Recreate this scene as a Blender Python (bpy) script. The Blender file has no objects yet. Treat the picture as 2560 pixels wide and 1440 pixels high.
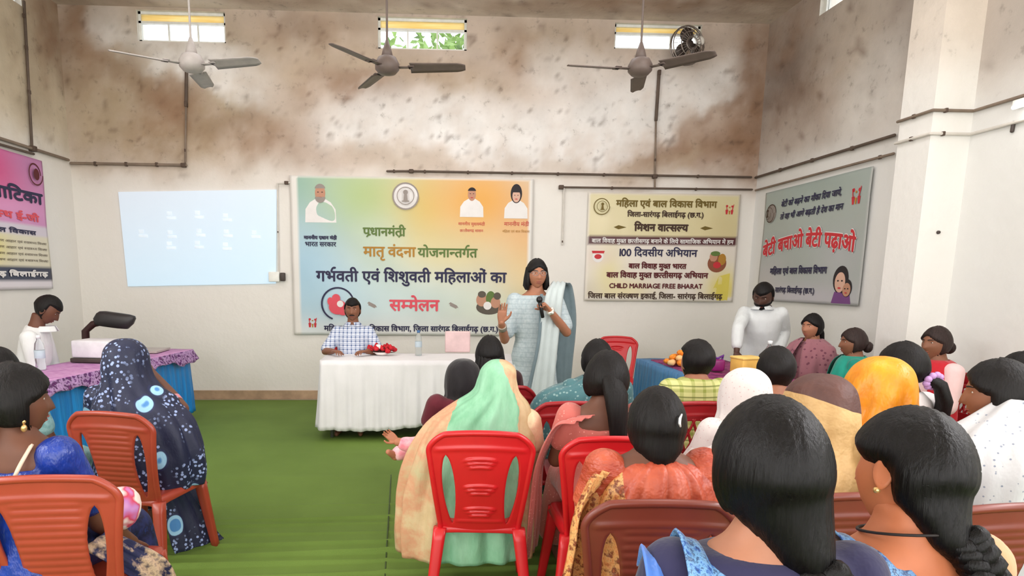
import bpy, bmesh, math, random
from math import sin, cos, pi, radians as R, exp, sqrt, atan2
from mathutils import Vector as V, Matrix as M, noise as NZ, Euler
random.seed(7)
SC = bpy.context.scene
COL = SC.collection

# ---------------------------------------------------------------- camera
F, YAW, PITCH, ROLL, PX, PY, EYE = 1600.0, .0459, .1603, .0088, 1133.6, 958.0, 1.5
FW = V((sin(YAW)*cos(PITCH), cos(YAW)*cos(PITCH), -sin(PITCH)))
_r = V((cos(YAW), -sin(YAW), 0)); _u = _r.cross(FW)
RT = cos(ROLL)*_r + sin(ROLL)*_u
UP = -sin(ROLL)*_r + cos(ROLL)*_u
cam = bpy.data.cameras.new('camera')
cam.sensor_width = 36; cam.lens = F/2560*36
cam.shift_x = (1280-PX)/2560; cam.shift_y = (PY-720)/2560
cam.clip_start = .05
co = bpy.data.objects.new('camera', cam); COL.objects.link(co)
mw = M.Identity(4)
for i in range(3):
    mw[i][0] = RT[i]; mw[i][1] = UP[i]; mw[i][2] = -FW[i]
mw[2][3] = EYE
co.matrix_world = mw
SC.camera = co

def ray(x, y): return FW + RT*((x-PX)/F) - UP*((y-PY)/F)
def at(x, y, Y):
    d = ray(x, y); return V((0, 0, EYE)) + d*(Y/d.y)
def onx(x, y, X):
    d = ray(x, y); return V((0, 0, EYE)) + d*(X/d.x)
def onz(x, y, Z):
    d = ray(x, y); return V((0, 0, EYE)) + d*((Z-EYE)/d.z)

# ---------------------------------------------------------------- room size
XL, XR, YB, YF, ZC = -4.15, 4.09, 8.01, -3.2, 4.53

# ---------------------------------------------------------------- world, lights, exposure
w = bpy.data.worlds.new('world'); SC.world = w; w.use_nodes = True
bg = w.node_tree.nodes['Background']
bg.inputs[0].default_value = (.93, .96, 1, 1); bg.inputs[1].default_value = 3.0
def area(name, loc, rot, sx, sy, e, col=(1, 1, 1)):
    l = bpy.data.lights.new(name, 'AREA'); l.shape = 'RECTANGLE'; l.size = sx; l.size_y = sy
    l.energy = e; l.color = col
    o = bpy.data.objects.new(name, l); o.location = loc; o.rotation_euler = [R(a) for a in rot]
    COL.objects.link(o); return o
# soft fill lights added behind the camera, as if from unseen doors and windows
area('rear_fill_light', (0.2, -3.0, 2.0), (90, 0, 0), 6.5, 3.2, 215, (.985, .98, 1))
area('left_fill_light', (-4.0, -1.2, 1.9), (90, 0, -90), 3.0, 2.0, 60, (.985, .98, 1))
area('right_fill_light', (3.95, -1.2, 1.9), (90, 0, 90), 3.0, 2.0, 60, (.985, .98, 1))
# unseen fill lights added under the ceiling
for _x in (-2.2, 2.0):
    area('ceiling_fill_light', (_x, 3.2, 4.40), (0, 0, 0), 1.2, 3.2, 38, (.985, .975, 1))
area('ceiling_fill_light', (0, 6.2, 4.40), (0, 0, 0), 5.0, .8, 36, (.985, .975, 1))
# fill lights added on the two long walls, out of view
area('wall_fill_light', (-4.05, 1.2, 3.0), (90, 0, -90), 3.2, .3, 105, (.985, .975, 1))
area('wall_fill_light', (3.95, 1.2, 3.0), (90, 0, 90), 3.2, .3, 105, (.985, .975, 1))
SC.view_settings.view_transform = 'Standard'; SC.view_settings.look = 'None'
SC.view_settings.gamma = 1; SC.view_settings.use_curve_mapping = False
SC.view_settings.exposure = 0.20

# ---------------------------------------------------------------- materials
MT = {}
def lin(c):
    return tuple((v/255/12.92 if v/255 < .04045 else ((v/255+.055)/1.055)**2.4) for v in c)
def newmat(name):
    m = bpy.data.materials.new(name); m.use_nodes = True; MT[name] = m
    nt = m.node_tree; b = nt.nodes['Principled BSDF']
    return m, nt, b
def N(nt, t, **k):
    n = nt.nodes.new(t)
    for a, v in k.items(): setattr(n, a, v)
    return n
def mapping(nt, scale, src='Object', rot=(0, 0, 0), loc=(0, 0, 0)):
    t = N(nt, 'ShaderNodeTexCoord'); m = N(nt, 'ShaderNodeMapping')
    m.inputs['Scale'].default_value = scale; m.inputs['Rotation'].default_value = rot; m.inputs['Location'].default_value = loc
    nt.links.new(t.outputs[src], m.inputs[0]); return m.outputs[0]
def noise(nt, vec, sc=1, det=3, rough=.6):
    n = N(nt, 'ShaderNodeTexNoise'); n.inputs['Scale'].default_value = sc
    n.inputs['Detail'].default_value = det; n.inputs['Roughness'].default_value = rough
    nt.links.new(vec, n.inputs['Vector']); return n.outputs['Fac']
def ramp(nt, fac, stops, interp='LINEAR'):
    r = N(nt, 'ShaderNodeValToRGB'); r.color_ramp.interpolation = interp
    el = r.color_ramp.elements
    while len(el) < len(stops): el.new(.5)
    for e, (p, c) in zip(el, stops):
        e.position = p; e.color = (c[0], c[1], c[2], 1) if not isinstance(c, (int, float)) else (c, c, c, 1)
    nt.links.new(fac, r.inputs[0]); return r.outputs[0]
def mixc(nt, fac, a, b, mode='MIX'):
    x = N(nt, 'ShaderNodeMix', data_type='RGBA', blend_type=mode)
    for sock, v in ((x.inputs[0], fac), (x.inputs[6], a), (x.inputs[7], b)):
        if isinstance(v, (int, float)): sock.default_value = v
        elif isinstance(v, tuple): sock.default_value = (v[0], v[1], v[2], 1)
        else: nt.links.new(v, sock)
    return x.outputs[2]
def mth(nt, op, a, b=0):
    x = N(nt, 'ShaderNodeMath', operation=op)
    for i, v in enumerate((a, b)):
        if isinstance(v, (int, float)): x.inputs[i].default_value = v
        else: nt.links.new(v, x.inputs[i])
    return x.outputs[0]
def sep(nt, vec):
    s = N(nt, 'ShaderNodeSeparateXYZ'); nt.links.new(vec, s.inputs[0]); return s.outputs
def bump(nt, b, h, st=.3, d=.01):
    n = N(nt, 'ShaderNodeBump'); n.inputs['Strength'].default_value = st; n.inputs['Distance'].default_value = d
    nt.links.new(h, n.inputs['Height']); nt.links.new(n.outputs[0], b.inputs['Normal'])
def setc(nt, b, c):
    if isinstance(c, tuple): b.inputs['Base Color'].default_value = (c[0], c[1], c[2], 1)
    else: nt.links.new(c, b.inputs['Base Color'])

def plain(name, rgb, rough=.6, spec=.4, var=.12, sc=9, bmp=.0, metal=0, sheen=0):
    """plain colour with a little procedural variation"""
    if name in MT: return MT[name]
    m, nt, b = newmat(name); c = lin(rgb)
    v = noise(nt, mapping(nt, (sc, sc, sc)), 1, 4)
    setc(nt, b, ramp(nt, v, [(.25, tuple(x*(1-var) for x in c)), (.75, tuple(min(1, x*(1+var)) for x in c))]))
    b.inputs['Roughness'].default_value = rough; b.inputs['Specular IOR Level'].default_value = spec
    b.inputs['Metallic'].default_value = metal
    if sheen: b.inputs['Sheen Weight'].default_value = sheen
    if bmp: bump(nt, b, noise(nt, mapping(nt, (sc*4,)*3), 1, 4), bmp, .01)
    return m
def cloth(name, rgb, var=.15, rough=.8, fold=10, bmp=.25, sheen=.2, spec=.2):
    if name in MT: return MT[name]
    m = plain(name, rgb, rough, spec, var, fold, sheen=sheen)
    nt = m.node_tree; b = nt.nodes['Principled BSDF']
    bump(nt, b, noise(nt, mapping(nt, (fold*1.2, fold*1.2, fold*.5)), 1, 4), bmp, .03)
    return m
def spots(name, base, spot, scale=40, thr=.25, rough=.75, base2=None, ring=None, sheen=.2):
    """cloth with dots / blobs (voronoi)"""
    m, nt, b = newmat(name)
    vor = N(nt, 'ShaderNodeTexVoronoi'); vor.inputs['Scale'].default_value = scale
    nt.links.new(mapping(nt, (1, 1, 1)), vor.inputs['Vector'])
    bc = lin(base)
    if base2:
        bc = ramp(nt, noise(nt, mapping(nt, (6, 6, 6)), 1, 3), [(.4, lin(base)), (.62, lin(base2))])
    f = ramp(nt, vor.outputs['Distance'], [(thr*.8, 1.0), (thr, 0.0)])
    c = mixc(nt, f, bc, lin(spot))
    if ring:
        v2 = N(nt, 'ShaderNodeTexVoronoi'); v2.inputs['Scale'].default_value = ring[1]
        nt.links.new(mapping(nt, (1, 1, .6)), v2.inputs['Vector'])
        d = v2.outputs['Distance']
        c = mixc(nt, ramp(nt, d, [(.27, 1.0), (.30, 0.0)]), c, lin(ring[0]))
        c = mixc(nt, ramp(nt, d, [(.15, 1.0), (.2, 0.0)]), c, lin(ring[2]))
    setc(nt, b, c); b.inputs['Roughness'].default_value = rough
    b.inputs['Specular IOR Level'].default_value = .25
    b.inputs['Sheen Weight'].default_value = sheen
    bump(nt, b, noise(nt, mapping(nt, (12, 12, 6)), 1, 4), .3, .03)
    return m
def patchy(name, cols, sc=14, rough=.7, stretch=(1, 1, 1), det=5, bmp=.3, spec=.3):
    """irregular multi colour print"""
    m, nt, b = newmat(name)
    v = noise(nt, mapping(nt, tuple(sc*s for s in stretch)), 1, det, .65)
    n = len(cols)
    setc(nt, b, ramp(nt, v, [(.3+.4*i/max(1, n-1), lin(c)) for i, c in enumerate(cols)]))
    b.inputs['Roughness'].default_value = rough; b.inputs['Specular IOR Level'].default_value = spec
    bump(nt, b, v, bmp, .02)
    return m
def checks(name, base, line, nx=26, wdt=.22, rough=.8, line2=None):
    m, nt, b = newmat(name)
    o = sep(nt, mapping(nt, (1, 1, 1)))
    def ln(s, n, w, ph=0):
        fr = mth(nt, 'FRACT', mth(nt, 'ADD', mth(nt, 'MULTIPLY', s, n), 50+ph))
        return mth(nt, 'LESS_THAN', fr, w)
    a = ln(o[0], nx, wdt); c_ = ln(o[2], nx, wdt)
    f = mth(nt, 'MULTIPLY', mth(nt, 'ADD', a, c_), .5)
    c = mixc(nt, f, lin(base), lin(line))
    if line2: c = mixc(nt, mth(nt, 'MULTIPLY', ln(o[2], nx, .12, .5), .8), c, lin(line2))
    setc(nt, b, c); b.inputs['Roughness'].default_value = rough; b.inputs['Specular IOR Level'].default_value = .2
    bump(nt, b, noise(nt, mapping(nt, (10, 10, 6)), 1, 3), .25, .03)
    return m
def vcol(name, rough=.7, spec=.3, speck=None, bmp=0, attr='col'):
    m, nt, b = newmat(name)
    a = N(nt, 'ShaderNodeAttribute', attribute_name=attr); c = a.outputs['Color']
    if speck:
        v = noise(nt, mapping(nt, (speck,)*3), 1, 8, .7)
        k = mth(nt, 'MULTIPLY', ramp(nt, v, [(.29, .7), (.42, .0)]), a.outputs['Alpha'])
        c = mixc(nt, k, c, mixc(nt, .6, c, (.10, .075, .055)))
        v2 = noise(nt, mapping(nt, (speck*.25,)*3), 1, 6, .6)
        c = mixc(nt, a.outputs['Alpha'], c, mixc(nt, 1.0, c, ramp(nt, v2, [(.35, .88), (.65, 1.03)]), 'MULTIPLY'))
    setc(nt, b, c); b.inputs['Roughness'].default_value = rough; b.inputs['Specular IOR Level'].default_value = spec
    if bmp: bump(nt, b, noise(nt, mapping(nt, (7,)*3), 1, 6), bmp, .03)
    return m

# ---------------------------------------------------------------- object helpers
def link(name, me, mats=None, parent=None, smooth=True):
    if isinstance(me, bmesh.types.BMesh):
        bm = me; me = bpy.data.meshes.new(name); bmesh.ops.recalc_face_normals(bm, faces=bm.faces); bm.to_mesh(me); bm.free()
    if mats is not None:
        for m in (mats if isinstance(mats, (list, tuple)) else [mats]): me.materials.append(m)
    if smooth:
        for p in me.polygons: p.use_smooth = True
    o = bpy.data.objects.new(name, me); COL.objects.link(o)
    if parent is not None: o.parent = parent
    return o
def thing(name, label, cat, loc=(0, 0, 0), rz=0, group=None):
    o = bpy.data.objects.new(name, None); o.empty_display_size = .1; COL.objects.link(o)
    o.location = loc; o.rotation_euler = (0, 0, R(rz)); return tag(o, label, cat, group)
def tag(o, label, cat, group=None):
    o['label'] = label; o['category'] = cat
    if group: o['group'] = group
    return o
def struct(o): o['kind'] = 'structure'; return o
def dup(root, loc, rz, label, group=None):
    r = root.copy(); COL.objects.link(r); r.location = loc; r.rotation_euler = (0, 0, R(rz)); r['label'] = label
    if group: r['group'] = group
    for ch in list(root.children):
        c = ch.copy(); COL.objects.link(c); c.parent = r
        for g in list(ch.children):
            d = g.copy(); COL.objects.link(d); d.parent = c
    return r

def box(bm, c, s, rot=None, bev=0):
    g = bmesh.ops.create_cube(bm, size=1)
    vs = g['verts']
    bmesh.ops.scale(bm, vec=V(s), verts=vs)
    if bev:
        es = list({e for v in vs for e in v.link_edges})
        rb = bmesh.ops.bevel(bm, geom=es, offset=bev, segments=2, profile=.5, affect='EDGES')
        vs = list({v for f in rb['faces'] for v in f.verts} | {v for v in vs if v.is_valid})
    if rot is not None: bmesh.ops.rotate(bm, cent=(0, 0, 0), matrix=rot, verts=vs)
    bmesh.ops.translate(bm, vec=V(c), verts=vs)
def ring_faces(bm, rings, close=True):
    for a, b in zip(rings, rings[1:]):
        n = len(a)
        for i in range(n if close else n-1):
            j = (i+1) % n
            try: bm.faces.new((a[i], a[j], b[j], b[i]))
            except ValueError: pass
def tube(bm, pts, rads, n=12, cap=True, flat=1.0):
    """smooth tapered tube with rounded ends"""
    pts = [V(p) for p in pts]
    if isinstance(rads, (int, float)): rads = [rads]*len(pts)
    P, Q = [], []
    d0 = (pts[1]-pts[0]).normalized(); d1 = (pts[-1]-pts[-2]).normalized()
    if cap:
        for k in (.98, .75, .4): P.append(pts[0]-d0*rads[0]*k*.9); Q.append(rads[0]*sqrt(max(.02, 1-k*k)))
    P += pts; Q += list(rads)
    if cap:
        for k in (.4, .75, .98): P.append(pts[-1]+d1*rads[-1]*k*.9); Q.append(rads[-1]*sqrt(max(.02, 1-k*k)))
    rings = []; up = None
    for i, p in enumerate(P):
        t = (P[min(i+1, len(P)-1)]-P[max(i-1, 0)]).normalized()
        if up is None:
            up = V((0, 0, 1)) if abs(t.z) < .9 else V((0, 1, 0))
        a = t.cross(up).normalized(); up = a.cross(t).normalized()
        rings.append([bm.verts.new(p + (a*cos(2*pi*k/n) + up*sin(2*pi*k/n)*flat)*Q[i]) for k in range(n)])
    ring_faces(bm, rings)
    bm.faces.new(rings[0]); bm.faces.new(rings[-1][::-1])
def loft(bm, rows, n=28, sup=2.0, mat=None):
    """stack of ellipses (z, rx, ry, cx, cy)"""
    rings = []
    for r_ in rows:
        z, rx, ry = r_[:3]; cx, cy = (list(r_[3:])+[0, 0])[:2]
        ring = []
        for k in range(n):
            a = 2*pi*k/n; c, s = cos(a), sin(a)
            x = math.copysign(abs(c)**(2/sup), c)*rx; y = math.copysign(abs(s)**(2/sup), s)*ry
            p = V((cx+x, cy+y, z))
            ring.append(bm.verts.new(mat @ p if mat else p))
        rings.append(ring)
    ring_faces(bm, rings); bm.faces.new(rings[0][::-1]); bm.faces.new(rings[-1])
def lathe(bm, prof, n=24, mat=None):
    loft(bm, [(z, r, r) for r, z in prof], n, 2.0, mat)
def ball(bm, c, r, seg=16, mat=None):
    g = bmesh.ops.create_uvsphere(bm, u_segments=seg, v_segments=max(6, seg//2), radius=1)
    r = r if isinstance(r, (tuple, list)) else (r, r, r)
    for v in g['verts']:
        v.co = V((v.co.x*r[0], v.co.y*r[1], v.co.z*r[2]))
        if mat: v.co = mat @ v.co
        v.co += V(c)
def remesh(bm, vox, it=3):
    me = bpy.data.meshes.new('tmp'); bmesh.ops.recalc_face_normals(bm, faces=bm.faces); bm.to_mesh(me); bm.free()
    o = bpy.data.objects.new('tmp', me); COL.objects.link(o)
    m = o.modifiers.new('r', 'REMESH'); m.mode = 'VOXEL'; m.voxel_size = vox
    if it:
        s = o.modifiers.new('s', 'SMOOTH'); s.factor = .5; s.iterations = it
    dg = bpy.context.evaluated_depsgraph_get()
    out = bpy.data.meshes.new_from_object(o.evaluated_get(dg))
    bpy.data.objects.remove(o); bpy.data.meshes.remove(me)
    return out
def wrinkle(me, amp, sc, seed=0, zs=.5):
    me.update()
    nor = [v.normal.copy() for v in me.vertices]
    for v, n_ in zip(me.vertices, nor):
        p = V((v.co.x*sc+seed, v.co.y*sc, v.co.z*sc*zs))
        v.co += n_*amp*(NZ.noise(p)+.5*NZ.noise(p*2.3))
    return me
def cat(samples, t):
    """catmull interpolation of tuples"""
    n = len(samples)-1; x = min(max(t, 0), .99999)*n; i = int(x); f = x-i
    p = [samples[min(max(i+k, 0), n)] for k in (-1, 0, 1, 2)]
    return [.5*((2*b)+(-a+c)*f+(2*a-5*b+4*c-d)*f*f+(-a+3*b-3*c+d)*f**3) for a, b, c, d in zip(*p)]
# ================================================================ ROOM
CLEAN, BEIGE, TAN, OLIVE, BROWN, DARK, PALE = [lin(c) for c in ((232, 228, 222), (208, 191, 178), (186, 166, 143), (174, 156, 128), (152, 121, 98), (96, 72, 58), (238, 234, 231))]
def mixv(a, b, f): return tuple(x+(y-x)*f for x, y in zip(a, b))
def fbm(p, o=4):
    s, a = 0, .5
    for i in range(o): s += a*NZ.noise(p); p = p*2.1; a *= .55
    return s
# dirt and paler patches on the plaster, given in metres on the wall: (centre u, centre z, radius u, radius z, turn, amount, colour)
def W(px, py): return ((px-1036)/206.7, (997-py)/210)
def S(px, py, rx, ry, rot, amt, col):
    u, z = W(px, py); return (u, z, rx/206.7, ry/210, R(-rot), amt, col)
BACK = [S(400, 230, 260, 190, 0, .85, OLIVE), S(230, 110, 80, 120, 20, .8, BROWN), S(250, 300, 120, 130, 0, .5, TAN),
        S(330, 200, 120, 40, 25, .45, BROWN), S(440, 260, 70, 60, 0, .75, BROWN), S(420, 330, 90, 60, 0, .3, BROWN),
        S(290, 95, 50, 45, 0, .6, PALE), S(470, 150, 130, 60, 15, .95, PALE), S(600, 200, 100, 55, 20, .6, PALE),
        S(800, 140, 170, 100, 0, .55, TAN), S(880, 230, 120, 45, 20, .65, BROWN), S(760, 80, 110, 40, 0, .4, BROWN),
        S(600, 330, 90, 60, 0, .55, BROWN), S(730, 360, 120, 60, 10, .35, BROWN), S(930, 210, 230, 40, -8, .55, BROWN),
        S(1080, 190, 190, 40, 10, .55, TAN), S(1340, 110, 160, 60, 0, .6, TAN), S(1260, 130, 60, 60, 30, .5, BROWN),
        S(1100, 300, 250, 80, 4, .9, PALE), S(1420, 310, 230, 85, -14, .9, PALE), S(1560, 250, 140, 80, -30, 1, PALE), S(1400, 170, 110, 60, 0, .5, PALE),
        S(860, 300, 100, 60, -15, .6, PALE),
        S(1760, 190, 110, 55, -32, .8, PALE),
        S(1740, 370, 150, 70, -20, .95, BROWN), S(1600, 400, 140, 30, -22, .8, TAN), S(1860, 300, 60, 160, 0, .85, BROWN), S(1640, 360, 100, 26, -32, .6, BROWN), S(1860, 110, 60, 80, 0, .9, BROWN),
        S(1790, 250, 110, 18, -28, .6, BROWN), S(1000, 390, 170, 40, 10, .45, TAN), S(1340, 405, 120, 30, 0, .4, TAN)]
def patchcol(u, z, lst, seed, top=2.72, upper=BEIGE, lower=CLEAN, soft=.10):
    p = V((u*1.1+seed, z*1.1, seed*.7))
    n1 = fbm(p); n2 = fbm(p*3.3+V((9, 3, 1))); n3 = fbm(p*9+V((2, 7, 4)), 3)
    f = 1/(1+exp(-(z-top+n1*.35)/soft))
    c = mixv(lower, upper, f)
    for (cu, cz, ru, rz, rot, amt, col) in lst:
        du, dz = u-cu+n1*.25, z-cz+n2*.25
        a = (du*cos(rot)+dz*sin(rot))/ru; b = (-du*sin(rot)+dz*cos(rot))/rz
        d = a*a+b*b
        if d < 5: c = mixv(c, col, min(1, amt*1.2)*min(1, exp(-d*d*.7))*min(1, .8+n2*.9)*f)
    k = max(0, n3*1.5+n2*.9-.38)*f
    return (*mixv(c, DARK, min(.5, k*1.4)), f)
def wall(name, o, du, dv, us, vs, cf, mat, holes=(), parent=None):
    bm = bmesh.new(); L = bm.loops.layers.float_color.new('col')
    vv = [[bm.verts.new(V(o)+V(du)*u+V(dv)*v) for v in vs] for u in us]
    cc = [[cf(u, v) for v in vs] for u in us]
    for i in range(len(us)-1):
        for j in range(len(vs)-1):
            um, vm = (us[i]+us[i+1])/2, (vs[j]+vs[j+1])/2
            if any(h[0] < um < h[1] and h[2] < vm < h[3] for h in holes): continue
            f = bm.faces.new((vv[i][j], vv[i+1][j], vv[i+1][j+1], vv[i][j+1]))
            for lp, (a, b) in zip(f.loops, ((i, j), (i+1, j), (i+1, j+1), (i, j+1))): lp[L] = cc[a][b]
    me = bpy.data.meshes.new(name); bm.to_mesh(me); bm.free()
    ob = link(name, me, mat, parent, smooth=False)
    return struct(ob)
def lst(a, b, st, extra=()):
    n = max(1, int(round(abs(b-a)/st))); r_ = [a+(b-a)*i/n for i in range(n+1)]
    r_ = [x for x in r_ if all(abs(x-e) > 1e-4 for e in extra)]+[e for e in extra if min(a, b) < e < max(a, b)]
    return sorted(set(r_))
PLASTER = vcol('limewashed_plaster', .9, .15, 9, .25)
# windows in the back wall, just under the ceiling
zt = ZC-.03
WB = []
for x0, x1, y1 in ((345, 565, 105), (945, 1167, 124), (1535, 1752, 124)):
    a, b = at(x0, y1, YB), at(x1, y1, YB); WB.append((a.x, b.x, (a.z+b.z)/2, zt))
ex = [q for h in WB for q in h[:2]]; ez = [q for h in WB for q in h[2:]]
wall('wall_back', (0, YB, 0), (1, 0, 0), (0, 0, 1), lst(XL, XR, .045, ex), lst(0, ZC, .045, ez), lambda u, z: patchcol(u, z, BACK, 3), PLASTER, WB)
# right wall: u is the distance Y
def SY(px, py, ru, rz, amt, col):
    p = onx(px, py, XR); return (p.y, p.z, ru, rz, 0, amt, col)
RIGHT = [SY(1960, 200, .5, .4, .5, DARK), SY(2010, 190, .4, .35, .35, DARK), SY(1960, 80, .7, .3, .6, BROWN), SY(2240, 80, .3, .4, .45, DARK), SY(1990, 320, .9, .5, .3, BROWN),
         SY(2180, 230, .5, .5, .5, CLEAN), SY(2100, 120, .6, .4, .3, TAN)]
q = onx(2048, 40, XR); HR = [(q.y-1.15, q.y, q.z, zt)]
RUP = lin((190, 179, 170))
wall('wall_right', (XR, 0, 0), (0, 1, 0), (0, 0, 1), lst(YF, YB, .09, HR[0][:2]), lst(0, ZC, .07, HR[0][2:]), lambda u, z: patchcol(u, z, RIGHT, 11, 2.85, RUP, lin((226, 225, 222))), PLASTER, HR)
def SYL(px, py, ru, rz, amt, col):
    p = onx(px, py, XL); return (p.y, p.z, ru, rz, 0, amt, col)
LEFT = [SYL(100, 60, .9, .6, .5, TAN), SYL(60, 280, .8, .4, .3, TAN), SYL(140, 60, .5, .7, .7, BROWN), SYL(30, 150, .6, .7, .3, OLIVE)]
q = onx(55, 16, XL); HL = [(q.y-1.1, q.y, q.z, zt)]
wall('wall_left', (XL, 0, 0), (0, 1, 0), (0, 0, 1), lst(YF, YB, .09, HL[0][:2]), lst(0, ZC, .07, HL[0][2:]), lambda u, z: patchcol(u, z, LEFT, 23, 2.95, lin((212, 200, 178)), CLEAN), PLASTER, HL)
wall('wall_rear', (0, YF, 0), (1, 0, 0), (0, 0, 1), lst(XL, XR, 1), lst(0, ZC, 1), lambda u, z: (*CLEAN, 0), PLASTER)
CEIL = [(2.9, 7.2, 1.6, .7, 0, .7, BROWN), (-3.6, 7.4, .8, .7, 0, .7, BROWN), (1.2, 7.7, 2.2, .25, 0, .5, BROWN), (-1.5, 7.7, .9, .2, 0, .5, BROWN)]
wall('ceiling', (0, 0, ZC), (1, 0, 0), (0, 1, 0), lst(XL, XR, .12), lst(YF, YB, .12), lambda u, v: patchcol(u, v, CEIL, 31, -9, lin((232, 220, 208))), PLASTER)
bm = bmesh.new(); box(bm, (0, (YB+YF)/2, -.05), (XR-XL+.6, YB-YF+.6, .1))
struct(link('floor', bm, plain('cement_floor', (168, 158, 140), .8), smooth=False))
# reveals of the windows, frames, panes
UPVC = plain('white_window_paint', (236, 236, 230), .5)
GLASS, nt, b = newmat('clear_glass')
b.inputs['Transmission Weight'].default_value = 1; b.inputs['Roughness'].default_value = .02; b.inputs['IOR'].default_value = 1.05
YEL, nt, b = newmat('yellow_fibre_sheet')
nt.nodes.remove(b); d1 = N(nt, 'ShaderNodeBsdfDiffuse'); d2 = N(nt, 'ShaderNodeBsdfTranslucent'); mx = N(nt, 'ShaderNodeMixShader')
c = ramp(nt, noise(nt, mapping(nt, (3, 3, 40)), 1, 2), [(.35, lin((240, 218, 158))), (.65, lin((250, 236, 192)))])
nt.links.new(c, d1.inputs[0]); nt.links.new(c, d2.inputs[0]); mx.inputs[0].default_value = .55
nt.links.new(d1.outputs[0], mx.inputs[1]); nt.links.new(d2.outputs[0], mx.inputs[2])
nt.links.new(mx.outputs[0], nt.nodes['Material Output'].inputs[0])
REV = plain('white_reveal', (226, 222, 214), .9)
def window(n, h, place):
    """place(u, depth, z) -> world; h = u0,u1,z0,z1"""
    u0, u1, z0, z1 = h; T = .28
    def quad(bm, pts): bm.faces.new([bm.verts.new(place(*p)) for p in pts])
    bm = bmesh.new()
    for (a, c_) in (((u0, z0), (u1, z0)), ((u1, z0), (u1, z1)), ((u1, z1), (u0, z1)), ((u0, z1), (u0, z0))):
        quad(bm, [(a[0], 0, a[1]), (c_[0], 0, c_[1]), (c_[0], T, c_[1]), (a[0], T, a[1])])
    root = struct(link('window_%d' % n, bm, REV, smooth=False))
    def bar(bm, ua, ub, za, zb, d0, d1):
        g = bmesh.ops.create_cube(bm, size=1)
        for v in g['verts']:
            v.co = place(ua+(ub-ua)*(v.co.x+.5), d0+(d1-d0)*(v.co.y+.5), za+(zb-za)*(v.co.z+.5))
    zs = z1-(z1-z0)*.34; bm = bmesh.new(); t = .028
    bar(bm, u0, u1, z0, z0+t, .05, .10); bar(bm, u0, u1, z1-t, z1, .05, .10)
    bar(bm, u0, u0+t, z0, z1, .05, .10); bar(bm, u1-t, u1, z0, z1, .05, .10); bar(bm, u0, u1, zs-.012, zs+.012, .05, .10)
    for k in (1, 2): bar(bm, u0+(u1-u0)*k/3-.008, u0+(u1-u0)*k/3+.008, z0, zs, .06, .09)
    link('window_frame', bm, UPVC, root, False)
    bm = bmesh.new(); bar(bm, u0+t, u1-t, z0+t, zs, .073, .078); link('window_pane', bm, GLASS, root, False)
    bm = bmesh.new(); bar(bm, u0+t, u1-t, zs, z1-t, .07, .082); link('window_panel', bm, YEL, root, False)['label'] = 'yellow translucent upper panel'
for i, h in enumerate(WB): window(i+1, h, lambda u, d, z: V((u, YB+d, z)))
window(4, HR[0], lambda u, d, z: V((XR+d, u, z)))
window(5, HL[0], lambda u, d, z: V((XL-d, u, z)))
# outside tree behind the middle window
LEAF = patchy('leaf_green', [(70, 96, 60), (120, 150, 80), (150, 175, 120)], 3)
bm = bmesh.new()
for i in range(900):
    c0 = V((random.gauss(0, .9), random.gauss(0, .7), 6.0+random.gauss(0, .6)))
    d = V((random.uniform(-1, 1), random.uniform(-1, 1), random.uniform(-1, 1))).normalized()*.13; e = d.cross(V((.3, .2, 1))).normalized()*.06
    bm.faces.new([bm.verts.new(c0+x) for x in (d, e, -d, -e)])
t = thing('tree', 'green leafy tree outside seen through the middle high window', 'tree', (.9, 13.2, 0))
link('foliage', bm, LEAF, t, False)
bm = bmesh.new(); tube(bm, [(0, 0, 0), (.05, 0, 2.5), (-.05, .05, 4.5), (0, 0, 5.8)], [.18, .14, .1, .05]); link('trunk', bm, plain('bark', (96, 78, 62)), t)
# pilaster on the right wall
XP = 3.78
pf = onx(2331, 300, XP).y; pb = onx(2237, 420, XP).y
bm = bmesh.new(); L = bm.loops.layers.float_color.new('col')
PW = [(XR, pb), (XP, pb), (XP, pf), (XR, pf)]
zz = lst(0, ZC, .1)
for (a, b_) in zip(PW, PW[1:]):
    n = 6
    for i in range(n):
        for za, zb in zip(zz, zz[1:]):
            vs = []
            for (k, z) in ((i, za), (i+1, za), (i+1, zb), (i, zb)):
                p = (a[0]+(b_[0]-a[0])*k/n, a[1]+(b_[1]-a[1])*k/n); vs.append((p, z))
            f = bm.faces.new([bm.verts.new((p[0], p[1], z)) for p, z in vs])
            for lp, (p, z) in zip(f.loops, vs): lp[L] = patchcol(p[0]+p[1], z, [], 41, 3.1, lin((226, 214, 202)), lin((236, 234, 230)))
bmesh.ops.remove_doubles(bm, verts=bm.verts, dist=1e-4)
struct(link('trim_1', bm, PLASTER, smooth=False))
# skirting along the back wall
bm = bmesh.new(); box(bm, (0, YB-.012, .055), (XR-XL-.02, .022, .11), bev=.004)
struct(link('baseboard_back', bm, plain('skirting_tan', (178, 150, 122), .8, var=.3, sc=5), smooth=False))

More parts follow.
